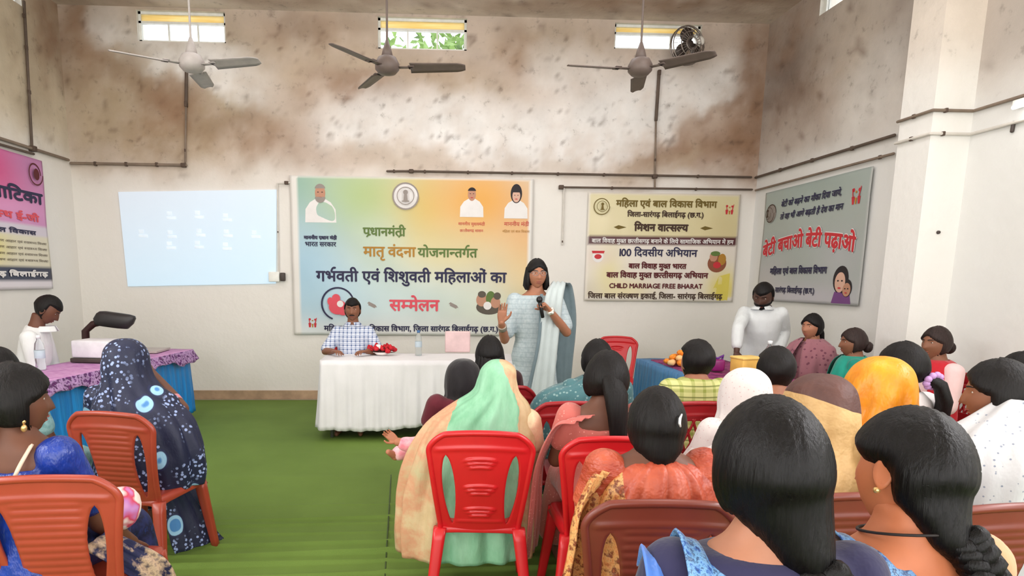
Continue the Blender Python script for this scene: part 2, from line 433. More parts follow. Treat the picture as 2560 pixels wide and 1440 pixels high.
# ---------------------------------------------------------------- green carpet with creases
CARP, nt, b = newmat('green_carpet')
v = noise(nt, mapping(nt, (1.2, 1.2, 1)), 1, 5); v2 = noise(nt, mapping(nt, (260, 260, 1)), 1, 2)
c = ramp(nt, v, [(.3, lin((92, 116, 48))), (.7, lin((108, 134, 60)))])
setc(nt, b, mixc(nt, .25, c, ramp(nt, v2, [(.3, lin((64, 90, 28))), (.7, lin((116, 144, 58)))])))
b.inputs['Roughness'].default_value = .75; b.inputs['Specular IOR Level'].default_value = .25; 
bump(nt, b, v2, .15, .004)
bm = bmesh.new()
CR = [(4.12, .010, 2.2), (3.90, .020, .4), (3.79, .014, 1.3), (3.64, .024, 1.6), (3.50, .018, .9), (3.37, .028, .5), (3.24, .024, 1.2), (3.12, .020, .2), (4.75, .006, 5), (5.4, .005, 3)]
def carpz(x, y):
    z = .006
    for (cy, am, ph) in CR:
        d = (y-cy-.02*sin(x*1.7+ph)-.012*x)/.016
        z += am*exp(-d*d)*(.6+.4*sin(x*1.6+ph*3))
    d = (x+.1+.03*y)/.012; z += .006*exp(-d*d)
    return z
ys = lst(YF+.1, 1.7, .3)+lst(1.72, 3.0, .1)+lst(3.04, 4.3, .008)+lst(4.34, YB-.1, .04)
xs = lst(XL+.03, -2.0, .25)+lst(-1.95, 1.2, .06, [-.2+.004*i for i in range(0)])+lst(1.3, XR-.03, .3)
vv = [[bm.verts.new((x, y, carpz(x, y))) for y in ys] for x in xs]
for i in range(len(xs)-1):
    for j in range(len(ys)-1): bm.faces.new((vv[i][j], vv[i+1][j], vv[i+1][j+1], vv[i][j+1]))
o = link('carpet', bm, CARP); tag(o, 'creased olive green carpet sheet covering the hall floor', 'carpet')
so = o.modifiers.new('s', 'SOLIDIFY'); so.thickness = .005; so.offset = -1
# seam line of two carpet widths
bm = bmesh.new()
pts = [V((-.16-.006*k, 1.9+.18*k, carpz(-.16-.006*k, 1.9+.18*k)+.002)) for k in range(17)]
tube(bm, pts, .004, 6, flat=.3)
link('seam', bm, plain('seam_green', (60, 78, 34)), o)
# ================================================================ PIPES AND FANS
PIPE = plain('dusty_conduit', (128, 112, 98), .7, var=.25, sc=6)
PIPED = plain('dark_conduit', (92, 78, 68), .7, var=.25, sc=6)
PIPEW = plain('white_conduit', (214, 208, 200), .6)
BOXM = plain('junction_box', (84, 68, 58), .7)
def conduit(label, pts, r=.016, boxes=(), clamps=(), mat=PIPE, big=.03):
    bm = bmesh.new()
    for a, b in zip(pts, pts[1:]): tube(bm, [a, b], r, 10)
    o = tag(link('wall_conduit', bm, mat), label, 'pipe')
    for p in boxes:
        bm = bmesh.new(); box(bm, p, (big*1.9, big*1.6, big*1.6), bev=.006); link('junction_box', bm, BOXM, o)
    for p in clamps:
        bm = bmesh.new(); box(bm, p, (r*1.6, r*2.6, r*2.9), bev=.004); link('clamp', bm, BOXM, o)
    return o
def wb(x, y, d=.03): return at(x, y, YB-d)
def wr(x, y, d=.03): return onx(x, y, XR-d)
def wl(x, y, d=.03): return onx(x, y, XL+d)
def mid(a, b, n): return [a+(b-a)*((k+.5)/n) for k in range(n)]
conduit('horizontal conduit on back wall above the projected picture', [wb(178, 408), wb(465, 413)], .016, [wb(459, 413)], mid(wb(200, 409), wb(430, 412), 3))
conduit('vertical conduit on back wall below the left ceiling fan', [wb(463, 405), wb(465, 262)], .011, [], [wb(463, 376)])
conduit('thick dark pipe end on back wall right under the left ceiling fan', [wb(465, 262), wb(466, 176)], .019, [], [wb(465, 261)], PIPED)
conduit('long horizontal conduit across back wall above the middle banner', [wb(968, 428), wb(1030, 428), wb(1878, 443)], .013, [wb(1028, 428)], [wb(985, 428), wb(1062, 429), wb(1170, 431), wb(1280, 433), wb(1395, 435), wb(1510, 437), wb(1745, 441)], PIPED, .028)
conduit('lower horizontal conduit on back wall above the yellow banner', [wb(1400, 468), wb(1880, 474)], .012, [wb(1403, 468)], [wb(1530, 470), wb(1740, 473)], PIPED)
conduit('vertical conduit on back wall below the right ceiling fan', [wb(1637, 470), wb(1640, 300)], .011, [wb(1637, 441)], [wb(1638, 400)], PIPE)
conduit('thick dark pipe end on back wall right under the right ceiling fan', [wb(1640, 300), wb(1648, 178)], .02, [], [wb(1648, 182)], PIPED)
conduit('thin white conduit on back wall between the two banners', [wb(1410, 470), wb(1406, 612)], .009, [], [wb(1406, 604)], PIPEW)
conduit('thin wire pipe beside the projected picture', [wb(724, 457), wb(693, 459), wb(697, 690)], .008, [wb(716, 457)], [wb(695, 580)], PIPEW, .024)
def run(px, py0, py1, d=.03):
    return [wr(x, y, d) for x, y in px]
conduit('upper long conduit along the right wall over the grey banner', [wr(1889, 444), wr(2236, 338)], .014, [], [wr(2030, 401), wr(1950, 425), wr(2130, 371)], PIPED)
conduit('lower long conduit along the right wall just over the grey banner', [wr(1889, 476), wr(2234, 384)], .012, [], [wr(2200, 393)], PIPE)
def zr(p): return p.z
za, zb_ = onx(2331, 278, XP).z, onx(2331, 334, XP).z
for z, lb in ((za, 'upper'), (zb_, 'lower')):
    conduit(lb+' conduit bent around the white pilaster on the right', [V((XP-.02, pb, z)), V((XP-.02, pf-.02, z)), V((XR-.02, pf-.02, z)), V((XR-.02, 1.2, z))], .011, [], [V((XP+.08, pf-.02, z)), V((XP-.02, (pb+pf)/2, z))], PIPE if z == za else PIPEW)
conduit('upper conduit along the left wall over the pink banner', [wl(171, 400), wl(0, 346), wl(0, 346)+V((0, -1.5, 0))], .016, [wl(82, 372)], [], PIPE, .035)
conduit('lower conduit along the left wall over the pink banner', [wl(84, 385), wl(0, 361), wl(0, 361)+V((0, -1.5, 0))], .013, [], [], PIPED)
conduit('vertical conduit rising up the left wall corner', [wl(80, 370), wl(60, 4)], .014, [], [wl(73, 230), wl(66, 119), wl(61, 40)], PIPED)

FANM = plain('dusty_fan_grey', (168, 160, 156), .5, var=.15)
FAND = plain('brown_fan_metal', (104, 90, 84), .5, var=.15)
def fan(label, px, py, Y, angs, mat, ln=.62, motor=.0, tilt=0):
    c = at(px, py, Y)
    t = thing('ceiling_fan', label, 'fan', c, 0, 'ceiling fans')
    bm = bmesh.new(); tube(bm, [(0, 0, .06), (0, 0, ZC-c.z-.01)], .009, 8); link('down_rod', bm, mat, t)
    bm = bmesh.new(); lathe(bm, [(.012, ZC-c.z-.14), (.05, ZC-c.z-.07), (.055, ZC-c.z-.002)], 16); link('ceiling_cup', bm, mat, t)
    bm = bmesh.new(); lathe(bm, [(.012, .20), (.035, .13), (.05, .07), (.02, .065)], 16); link('rod_cover', bm, mat, t)
    bm = bmesh.new(); lathe(bm, [(.03, .085), (.075, .065), (.10, .02), (.098, -.025), (.07, -.055), (.02, -.065)], 24); link('motor_housing', bm, mat, t)
    for a in angs:
        bm = bmesh.new()
        # iron and blade with pitch, rounded tip
        box(bm, (.15, 0, -.01), (.12, .045, .006)); box(bm, (.20, 0, -.01), (.05, .085, .006))
        n = 14; rows = []
        for k in range(n+1):
            x = .19+(ln-.19)*k/n; w_ = .068-.012*k/n
            if k >= n-1: w_ *= (.86 if k == n-1 else .6)
            row = []
            for s in (-1, -.5, 0, .5, 1):
                y = s*w_; z = -.012-.24*y+.006*(1-s*s)
                row.append((bm.verts.new((x, y, z)), bm.verts.new((x, y, z-.006))))
            rows.append(row)
        for r0, r1 in zip(rows, rows[1:]):
            for i in range(4):
                bm.faces.new((r0[i][0], r0[i+1][0], r1[i+1][0], r1[i][0])); bm.faces.new((r0[i][1], r1[i][1], r1[i+1][1], r0[i+1][1]))
            bm.faces.new((r0[0][0], r1[0][0], r1[0][1], r0[0][1])); bm.faces.new((r0[4][0], r0[4][1], r1[4][1], r1[4][0]))
        for row in (rows[0], rows[-1]):
            for i in range(4): bm.faces.new((row[i][0], row[i][1], row[i+1][1], row[i+1][0]))
        o = link('blade', bm, mat, t); o.rotation_euler = (0, 0, R(a))
fan('pale grey ceiling fan hanging before the left high window', 480, 160, 5.6, (-16, 96, 212), FANM, .60)
fan('brownish ceiling fan hanging below the middle high window', 968, 166, 5.6, (-6, 114, 234), FAND, .64)
fan('dark ceiling fan hanging below the right window near the round wall fan', 1600, 170, 5.6, (-44, 74, 186), FAND, .62)

# round wall fan in front of the right high window
c = at(1722, 112, YB-.28)
t = thing('wall_fan', 'dark round caged wall fan before the right high window', 'fan', c, 14)
CH = plain('chrome_wire', (150, 140, 134), .35, metal=.7); DK = plain('dark_fan_metal', (70, 60, 56), .5)
bm = bmesh.new()
for r_, y in ((.205, 0), (.21, .03), (.205, .06), (.13, -.045), (.07, -.06)):
    tube(bm, [(r_*cos(2*pi*k/28), y, r_*sin(2*pi*k/28)) for k in range(29)], .0065, 6, cap=False)
for k in range(24):
    a = 2*pi*k/24
    tube(bm, [(.05*cos(a), -.062, .05*sin(a)), (.13*cos(a), -.045, .13*sin(a)), (.205*cos(a), 0, .205*sin(a))], .0028, 5)
link('cage', bm, CH, t)
bm = bmesh.new(); lathe(bm, [(.05, -.02), (.055, .06), (.05, .14), (.02, .16)], 18, M.Rotation(R(-90), 4, 'X')); link('motor', bm, DK, t)
for k in range(3):
    bm = bmesh.new(); g = bmesh.ops.create_circle(bm, cap_ends=True, radius=.075, segments=18)
    for v in g['verts']: v.co = V((v.co.x*1.05+.11, .02+v.co.y*.25, v.co.y))
    ex_ = bmesh.ops.extrude_face_region(bm, geom=bm.faces[:]); bmesh.ops.translate(bm, vec=(0, .005, 0), verts=[v for v in ex_['geom'] if isinstance(v, bmesh.types.BMVert)])
    o = link('fan_blade', bm, DK, t); o.rotation_euler = (0, R(120*k+20), 0)
bm = bmesh.new(); tube(bm, [(0, .10, 0), (-.05, .12, -.10), (-.13, .10, -.16), (-.20, .06, -.19)], [.035, .03, .026, .02], 10); tube(bm, [(0, .14, 0), (0, .28, -.02)], .022, 8); link('bracket', bm, DK, t)
bm = bmesh.new(); ball(bm, (.14, -.02, .05), (.05, .03, .05)); link('pale_ball', bm, plain('pale_ball_paint', (236, 232, 224), .3), t)  # pale ball set in the fan cage

# tube light on the right wall
p = onx(2548, 268, XR-.05)
t = thing('tube_light', 'white fluorescent tube light glowing on the right wall', 'lamp', (XR-.05, p.y-.55, p.z), 0)
bm = bmesh.new(); box(bm, (.015, 0, .03), (.05, 1.2, .05), bev=.006); link('fitting', bm, UPVC, t)
EM, nt, b = newmat('lit_tube'); b.inputs['Emission Color'].default_value = (1, 1, 1, 1); b.inputs['Emission Strength'].default_value = 6
bm = bmesh.new(); tube(bm, [(-.03, -.56, 0), (-.03, .56, 0)], .014, 12); link('glowing_tube', bm, EM, t)
TL = t
dup(TL, (XR-.05, 1.2, 3.0), 0, 'added unseen tube light on the right wall near the camera')  # unseen tube fixtures added to go with the wall fill lights
dup(TL, (XL+.05, 1.2, 3.0), 180, 'added unseen tube light on the left wall near the camera')
# unseen doorway frames added on the closed rear wall to dress the fill light
for i, (x, wd) in enumerate(((-1.95, 2.9), (1.95, 2.9))):
    bm = bmesh.new()
    for sx in (-1, 1): box(bm, (x+sx*wd/2, YF+.03, 1.85), (.09, .06, 3.5))
    box(bm, (x, YF+.03, 3.58), (wd+.09, .06, .09))
    o = struct(link('door_%d' % (i+1), bm, plain('door_frame_brown', (120, 84, 60), .6), smooth=False))
bm = bmesh.new(); tube(bm, [onx(2534, 306, XR-.012), onx(2530, 328, XR-.012)], .012, 8)
tag(link('wall_bracket', bm, DK), 'small dark metal bracket on white right wall under tube light', 'bracket')
bm = bmesh.new(); q = V((XP+.15, pf-.008, at(2345, 581, pf).z)); lathe(bm, [(.001, 0), (.014, 0), (.012, .012), (.001, .014)], 12, M.Translation(at(2345, 581, pf-.001))@M.Rotation(R(90), 4, 'X'))
tag(link('wall_hook', bm, DK), 'tiny grey nail on the front face of the white pilaster', 'nail')
# switch box beside the projected picture
q = wb(690, 692, .03)
t = thing('switch_box', 'white switch box with a small black plug unit right of projected picture', 'switch box', q)
bm = bmesh.new(); box(bm, (-.02, 0, 0), (.13, .05, .12), bev=.008); link('box_body', bm, UPVC, t)
bm = bmesh.new(); box(bm, (.085, -.01, 0), (.055, .07, .10), bev=.01); link('plug', bm, DK, t)

# ================================================================ BANNERS
INK = lambda n, c: plain('ink_'+n, c, .6, .3, .04)
STEM = set('मनपसतवभयशलजचघखधबगषझञथण')
REORD = 'ि'
TXT = {}
def glyph(ch):
    if ch in TXT: return TXT[ch]
    c = bpy.data.curves.new('t', 'FONT'); c.body = ch; c.size = 1; c.resolution_u = 3
    o = bpy.data.objects.new('t', c); COL.objects.link(o)
    dg = bpy.context.evaluated_depsgraph_get(); me = bpy.data.meshes.new_from_object(o.evaluated_get(dg))
    vs = [(v.co.x, v.co.y) for v in me.vertices]; fs = [tuple(p.vertices) for p in me.polygons]
    bpy.data.objects.remove(o); bpy.data.curves.remove(c); bpy.data.meshes.remove(me)
    TXT[ch] = (vs, fs); return TXT[ch]
MARK = set('ािीुूृेैोौंँ्ः़')
def shape_text(s):
    """glyph list for Devanagari (hand shaped) and Latin; returns verts, faces, width"""
    VS, FS = [], []; pen = 0
    def put(ch, x, flip=None, cut=None, dy=0):
        vs, fs = glyph(ch); n = len(VS)
        if cut is not None:
            keep = [f for f in fs if sum(vs[i][0] for i in f)/len(f) < cut]
            vs = [(min(a, cut), b) for a, b in vs]; fs = keep
        VS.extend([((x+a) if flip is None else (x+flip-a), b+dy) for a, b in vs]); FS.extend([tuple(i+n for i in f) for f in fs])
    def adv(ch):
        vs, _ = glyph(ch); return (max(v[0] for v in vs)-.014) if vs else .26
    i = 0
    while i < len(s):
        ch = s[i]
        if ch == ' ': pen += .28; i += 1; continue
        if not ('\u0900' <= ch <= '\u097f'):
            put(ch, pen); pen += adv(ch)+.05; i += 1; continue
        # one cluster: consonants joined by virama, then marks
        cons = [ch]; j = i+1
        while j+1 < len(s) and s[j] == '्' and s[j+1] not in ' ': cons.append(s[j+1]); j += 2
        marks = []
        while j < len(s) and s[j] in MARK: marks.append(s[j]); j += 1
        i = j
        reph = len(cons) > 1 and cons[0] == 'र'
        if reph: cons = cons[1:]
        rakar = len(cons) > 1 and cons[-1] == 'र'
        if rakar: cons = cons[:-1]
        if 'ि' in marks: put('ि', pen); pen += .259
        for c_ in cons[:-1]:
            wd = adv(c_); put(c_, pen, cut=wd-.15 if c_ in STEM else wd*.62); pen += (wd-.16 if c_ in STEM else wd*.62)
        b_ = cons[-1]; put(b_, pen); pen += adv(b_)
        if rakar: put('्', pen-.10, flip=-.05, dy=.16)
        for m_ in marks:
            if m_ == 'ि': continue
            put(m_, pen)
            if m_ in 'ाीोौः': pen += .259
        if reph: put('े', pen-.02, flip=-.42)
    return VS, FS, pen
class Banner:
    def __init__(s, name, label, w_, h_, org, rz, colf, amp=.006, seed=0, border=None):
        s.w, s.h, s.amp, s.seed = w_, h_, amp, seed
        s.root = None
        bm = bmesh.new(); L = bm.loops.layers.float_color.new('col')
        nu, nv = int(w_/.035), int(h_/.035)
        vv = [[bm.verts.new((w_*i/nu, s.wave(w_*i/nu, h_*j/nv), h_*j/nv)) for j in range(nv+1)] for i in range(nu+1)]
        for i in range(nu):
            for j in range(nv):
                f = bm.faces.new((vv[i][j], vv[i+1][j], vv[i+1][j+1], vv[i][j+1]))
                for lp, (a, b) in zip(f.loops, ((i, j), (i+1, j), (i+1, j+1), (i, j+1))): lp[L] = (*colf(a/nu, b/nv), 1)
        me = bpy.data.meshes.new(name); bm.to_mesh(me); bm.free()
        s.root = link(name, me, VINYL)
        s.root.location = org; s.root.rotation_euler = (0, 0, R(rz)); tag(s.root, label, 'banner')
        so = s.root.modifiers.new('s', 'SOLIDIFY'); so.thickness = .002; so.offset = 1
    def wave(s, x, z):
        a = s.amp
        d = a*NZ.noise(V((x*1.6+s.seed, z*1.6, s.seed)))*2+a*.6*sin(x*5+z*6+s.seed)+a*.8*NZ.noise(V((x*6, z*3, s.seed+4)))
        return -.022-a-d
    def flat(s, name, polys, mats, lift=.004):
        """polys: list of (points in metres, material index)"""
        bm = bmesh.new()
        for k, (pts, mi) in enumerate(polys):
            f = bm.faces.new([bm.verts.new((x, s.wave(x, z)-lift-.0008*k, z)) for x, z in pts]); f.material_index = mi
        bmesh.ops.triangulate(bm, faces=bm.faces)
        bmesh.ops.subdivide_edges(bm, edges=[e for e in bm.edges if e.calc_length() > .12], cuts=1)
        return link(name, bm, mats, s.root, False)
    def text(s, txt, u, v, width, mat, height=None, arch=0, bold=0, slant=0):
        """u,v: left end of the base line as fractions, width a fraction"""
        VS, FS, wd = shape_text(txt); sc = width*s.w/wd; sy = sc if height is None else height*s.h
        me = bpy.data.meshes.new('lettering'); P = []; FF = []
        offs = [(0, 0)]
        if bold: offs = [(-bold, 0), (bold, 0), (0, bold), (0, -bold)]
        for ox, oz in offs:
            n = len(P)
            for a, b in VS:
                x = u*s.w+a*sc+ox+slant*b*sy; t_ = a/wd-.5; z = v*s.h+b*sy+oz+arch*s.h*(1-4*t_*t_)
                P.append((x, s.wave(x, z)-.009, z))
            FF += [tuple(i+n for i in f) for f in FS]
        me.from_pydata(P, [], FF)
        return link('lettering', me, mat, s.root, False)
def disc(cx, cz, rx, rz, n=24, a0=0, a1=360): return [(cx+rx*cos(R(a0+(a1-a0)*k/n)), cz+rz*sin(R(a0+(a1-a0)*k/n))) for k in range(n if a1-a0 == 360 else n+1)]
VINYL = vcol('printed_vinyl', .38, .5)
def blend(base, lst_, u, v):
    c = base
    for (cu, cv, ru, rv, col, a) in lst_:
        d = ((u-cu)/ru)**2+((v-cv)/rv)**2; c = mixv(c, lin(col), a*exp(-d))
    return c
SKIN1 = INK('face', (190, 140, 115)); SKIN2 = INK('face_fair', (214, 172, 152)); WHT = INK('white', (232, 228, 226)); BLK = INK('black', (42, 36, 40)); GRY = INK('grey', (150, 140, 134)); RED = INK('red', (196, 52, 60)); MAR = INK('maroon', (92, 34, 38)); NAVY = INK('navy', (46, 44, 74)); GRN = INK('green', (96, 120, 62)); ORG = INK('orange', (176, 128, 52)); PNK = INK('pink', (222, 84, 98)); PUR = INK('purple', (118, 72, 130))
def bust(b, cx, cz, s_, skin, top, hair, beard=None, long=False):
    """printed head and shoulders"""
    P = [([(cx-.30*s_, cz-.55*s_)]+[(cx+x*s_, cz+z*s_) for x, z in ((-.29, -.3), (-.2, -.17), (-.08, -.10), (.08, -.10), (.2, -.17), (.29, -.3), (.30, -.55))], 1)]
    if long: P.append((disc(cx, cz+.06*s_, .145*s_, .235*s_), 2))
    P.append((disc(cx, cz, .10*s_, .155*s_), 0))
    P.append((disc(cx, cz+.06*s_, .108*s_, .115*s_, 18, 15, 165), 2))
    for sx in (-1, 1): P.append((disc(cx+sx*.04*s_, cz+.02*s_, .018*s_, .008*s_, 10), 3))
    P.append((disc(cx, cz-.075*s_, .035*s_, .01*s_, 12), 4))
    if beard: P.append((disc(cx, cz-.07*s_, .10*s_, .11*s_, 18, 180, 360), 2))
    b.flat('portrait', P, [skin, top, hair, BLK, RED])
def ringpoly(cx, cz, r0, r1, n=28, a0=0, a1=360):
    return [[(cx+r0*cos(a), cz+r0*sin(a)), (cx+r1*cos(a), cz+r1*sin(a)), (cx+r1*cos(b), cz+r1*sin(b)), (cx+r0*cos(b), cz+r0*sin(b))] for a, b in ((R(a0+(a1-a0)*k/n), R(a0+(a1-a0)*(k+1)/n)) for k in range(n))]
def emblem(b, cx, cz, r, ink, inner, name='round_emblem'):
    P = [(disc(cx, cz, r, r), 0)]+[(q, 1) for q in ringpoly(cx, cz, r*.9, r)]+[(q, 1) for q in ringpoly(cx, cz, r*.6, r*.66)]
    P += [(disc(cx, cz+r*.25, r*.18, r*.18, 12), 2), ([(cx-.1*r, cz+.15*r), (cx+.1*r, cz+.15*r), (cx+.16*r, cz-.35*r), (cx-.16*r, cz-.35*r)], 2), ([(cx-.26*r, cz-.35*r), (cx+.26*r, cz-.35*r), (cx+.26*r, cz-.45*r), (cx-.26*r, cz-.45*r)], 2)]
    b.flat(name, P, [inner, ink, ink])
def family(b, cx, cz, s_):
    """small logo of two adults with raised arms and a child"""
    P = []
    for dx, h, m in ((-.35, 1, 0), (.38, .9, 0), (.02, .62, 1)):
        P.append((disc(cx+dx*s_, cz+(.35+.45*h)*s_, .16*s_*h, .16*s_*h, 12), m))
        P.append(([(cx+(dx-.2*h)*s_, cz+.3*h*s_), (cx+(dx+.2*h)*s_, cz+.3*h*s_), (cx+(dx+.1*h)*s_, cz-.3*s_), (cx+(dx-.12*h)*s_, cz-.3*s_)], m))
    P.append(([(cx-.5*s_, cz+.9*s_), (cx-.42*s_, cz+.92*s_), (cx-.28*s_, cz+.25*s_), (cx-.4*s_, cz+.22*s_)], 0))
    P.append(([(cx+.62*s_, cz+1.0*s_), (cx+.54*s_, cz+1.02*s_), (cx+.3*s_, cz+.25*s_), (cx+.44*s_, cz+.22*s_)], 0))
    b.flat('family_logo', P, [RED, ORG])

# -- middle banner on the back wall
a, c2 = at(737, 836, YB), at(1334, 449, YB)
mw_, mh = c2.x-a.x, c2.z-a.z
def c_main(u, v):
    if u < .028 or u > .985 or v > .985: return lin((226, 222, 216))
    return blend(lin((206, 214, 206)), [(.0, .95, .25, .3, (120, 165, 150), .9), (.30, .85, .22, .3, (168, 190, 120), .95), (.55, .80, .14, .3, (200, 188, 96), .8), (.78, .85, .26, .36, (226, 162, 62), 1), (.98, .62, .12, .3, (222, 150, 70), .7), (.97, .3, .12, .3, (226, 196, 130), .7), (.62, .5, .25, .2, (216, 202, 140), .7), (.05, .4, .2, .4, (150, 190, 214), .9), (.2, .25, .25, .25, (164, 200, 220), .8), (.5, .22, .3, .2, (196, 216, 214), .7), (.85, .15, .2, .15, (206, 214, 190), .7), (.35, .55, .1, .2, (190, 208, 190), .7), (.5, -.02, .9, .12, (226, 224, 222), .9)], u, v)
b1 = Banner('printed_banner', 'large yellow, green and blue printed banner hung mid back wall', mw_, mh, (a.x, YB, a.z), 0, c_main, .007, 2)
def uv1(px, py): return ((px-737)/597, (836-py)/387)
def T1(txt, px, py, pxw, mat, **k): u, v = uv1(px, py); return b1.text(txt, u, v, pxw/597, mat, **k)
def xz1(px, py): u, v = uv1(px, py); return u*mw_, v*mh
k1 = mw_/597
x, z = xz1(810, 490); bust(b1, x, z, .62, SKIN1, WHT, GRY, True)
x, z = xz1(1181, 488); bust(b1, x, z, .48, SKIN1, WHT, BLK)
x, z = xz1(1291, 490); bust(b1, x, z, .48, SKIN2, WHT, BLK, long=True)
x, z = xz1(1018, 494); emblem(b1, x, z, .16, GRY, WHT)
T1('माननीय प्रधान मंत्री', 768, 600, 80, NAVY, bold=.003); T1('भारत सरकार', 770, 617, 76, NAVY, bold=.002)
T1('माननीय मुख्यमंत्री', 1148, 562, 66, RED); T1('छत्तीसगढ़ शासन', 1152, 578, 58, RED)
T1('माननीय मंत्री', 1262, 562, 62, RED); T1('महिला एवं बाल विकास', 1258, 578, 68, ORG)
T1('प्रधानमंत्री', 913, 590, 104, GRN, bold=.004)
T1('मातृ', 913, 640, 52, ORG, bold=.004); T1('वंदना', 974, 640, 68, ORG, bold=.004); T1('योजनान्तर्गत', 1048, 640, 148, GRN, bold=.004)
T1('गर्भवती एवं शिशुवती महिलाओं का', 796, 702, 474, NAVY, bold=.005)
T1('सम्मेलन', 977, 774, 124, PNK, bold=.006)
T1('महिला एवं बाल विकास विभाग, जिला सारंगढ़ बिलाईगढ़ (छ.ग.)', 812, 826, 440, NAVY, bold=.003)
x, z = xz1(848, 758)
b1.flat('mother_and_child_logo', [(q, 2) for q in ringpoly(x, z, .185, .205, 24, 20, 250)]+[(disc(x-.02, z+.07, .05, .05), 0), (disc(x, z-.04, .11, .09), 0), (disc(x+.03, z+.0, .04, .04), 1), (disc(x-.09, z+.03, .035, .05), 0), (disc(x+.06, z-.09, .06, .05), 0)], [PNK, WHT, NAVY])
x, z = xz1(1228, 752)
b1.flat('family_picture', [(disc(x, z-.06, .16, .09), 1), (disc(x-.09, z+.03, .07, .08), 0), (disc(x+.02, z+.05, .06, .09), 2), (disc(x+.08, z, .06, .07), 0), (disc(x-.02, z-.04, .05, .05), 3), (disc(x+.1, z+.08, .045, .045), 1), (disc(x-.09, z+.1, .05, .04), 1)], [SKIN1, INK('brown', (92, 84, 74)), GRN, WHT])
for px in (925, 1130):
    x, z = xz1(px, 758); b1.flat('pen_ornament', [([(x, z+.03), (x+.08, z-.01), (x+.1, z-.04), (x+.06, z-.035), (x-.02, z+.01)], 0), ([(x+.0, z-.0), (x+.08, z-.04), (x+.07, z-.05), (x-.01, z-.012)], 0)], [GRY])
x, z = xz1(783, 812); family(b1, x, z, .09)

# -- yellow banner right of it
a, c2 = at(1459, 752, YB), at(1850, 487, YB); w2, h2 = c2.x-a.x, c2.z-a.z
def c_yel(u, v):
    if u < .012 or u > .985 or v < .03 or v > .985: return lin((222, 214, 204))
    if .525 < v < .595: return lin((84, 40, 44))
    if v > .595: return blend(lin((216, 206, 164)), [(.1, .75, .2, .15, (226, 214, 176), .7), (.9, .7, .25, .2, (206, 190, 140), .6)], u, v)
    return blend(lin((226, 218, 208)), [(.15, .25, .1, .3, (226, 214, 150), .75), (.93, .12, .12, .18, (222, 206, 92), .95), (.0, .08, .15, .12, (204, 194, 170), .6), (.3, .1, .15, .12, (230, 214, 150), .6), (.08, .42, .1, .08, (224, 206, 196), .8)], u, v)
b2 = Banner('printed_banner', 'cream and yellow banner with maroon stripe at right of back wall', w2, h2, (a.x, YB, a.z), 0, c_yel, .006, 7)
def T2(txt, px, py, pxw, mat, **k): return b2.text(txt, (px-1459)/391, (752-py)/265, pxw/391, mat, **k)
def xz2(px, py): return (px-1459)/391*w2, (752-py)/265*h2
BRN = INK('dark_brown', (70, 50, 40)); OLV = INK('olive', (110, 92, 40))
T2('महिला एवं बाल विकास विभाग', 1530, 520, 258, OLV, bold=.004); T2('जिला-सारंगढ़ बिलाईगढ़ (छ.ग.)', 1560, 544, 196, BRN, bold=.003)
T2('मिशन वात्सल्य', 1580, 578, 138, BRN, bold=.006)
T2('बाल विवाह मुक्त छत्तीसगढ़ बनाने के लिये सामाजिक अभियान में हम', 1472, 608, 366, WHT, bold=.002)
T2('100 दिवसीय अभियान', 1540, 640, 206, NAVY, bold=.003); T2('बाल विवाह मुक्त भारत', 1570, 670, 150, MAR, bold=.004)
T2('बाल विवाह मुक्त छत्तीसगढ़ अभियान', 1514, 693, 264, MAR, bold=.004); T2('CHILD MARRIAGE FREE BHARAT', 1522, 719, 244, MAR, bold=.003)
T2('जिला बाल संरक्षण इकाई, जिला- सारंगढ़ बिलाईगढ़', 1468, 745, 352, BRN, bold=.003)
x, z = xz2(1493, 521); emblem(b2, x, z, .10, OLV, INK('cream', (224, 216, 176)))
x, z = xz2(1822, 530); family(b2, x, z, .09)
for px in (1543, 1766):
    x, z = xz2(px, 570); b2.flat('leaf_ornament', [([(x-.08, z), (x-.02, z+.025), (x+.08, z), (x-.02, z-.025)], 0)], [OLV])
x, z = xz2(1490, 642); b2.flat('small_round_logo', [(disc(x, z, .07, .07), 0), (disc(x, z-.0, .045, .03), 1), ([(x-.08, z+.07), (x+.08, z+.07), (x+.07, z+.04), (x-.07, z+.04)], 1)], [WHT, RED])
x, z = xz2(1800, 652); b2.flat('family_picture', [(disc(x, z-.02, .12, .11), 0), (disc(x-.05, z+.06, .05, .06), 1), (disc(x+.06, z+.03, .05, .07), 2), (disc(x-.0, z-.04, .05, .04), 3), (disc(x-.03, z+.1, .06, .03), 4)], [INK('rust', (140, 84, 60)), SKIN1, ORG, RED, GRN])
x, z = xz2(1808, 700); b2.flat('yellow_patch', [([(x-.13, z-.24), (x+.13, z-.24), (x+.14, z+.1), (x, z+.06), (x-.06, z-.08)], 0)], [INK('lemon', (216, 200, 92))], .002)

# -- grey banner on the right wall
p0, p1, p2 = onx(1899, 745, XR), onx(2152, 772, XR), onx(2196, 414, XR)
w3, z0 = p0.y-p1.y, (p0.z+p1.z)/2; h3 = p2.z-z0
def c_gry(u, v):
    if u < .01 or u > .99: return lin((176, 176, 172))
    return blend(lin((166, 174, 170)), [(.5, .05, .6, .12, (196, 190, 200), .8), (.1, .2, .2, .2, (190, 184, 190), .6), (.5, 1, .6, .2, (150, 166, 160), .7), (.8, .35, .2, .2, (180, 178, 184), .5)], u, v)
b3 = Banner('printed_banner', 'grey banner with arched red lettering on the right wall', w3, h3, (XR, p0.y, z0), -90, c_gry, .005, 12)
def T3(txt, u, v, wd, mat, **k): return b3.text(txt, u, v, wd, mat, **k)
T3('बेटी को बढ़ने का मौका दिया जाये,', .2, .84, .58, NAVY, bold=.003, slant=.2); T3('तो वह भी आगे बढ़ती है देश का मान', .2, .73, .6, NAVY, bold=.003, slant=.2)
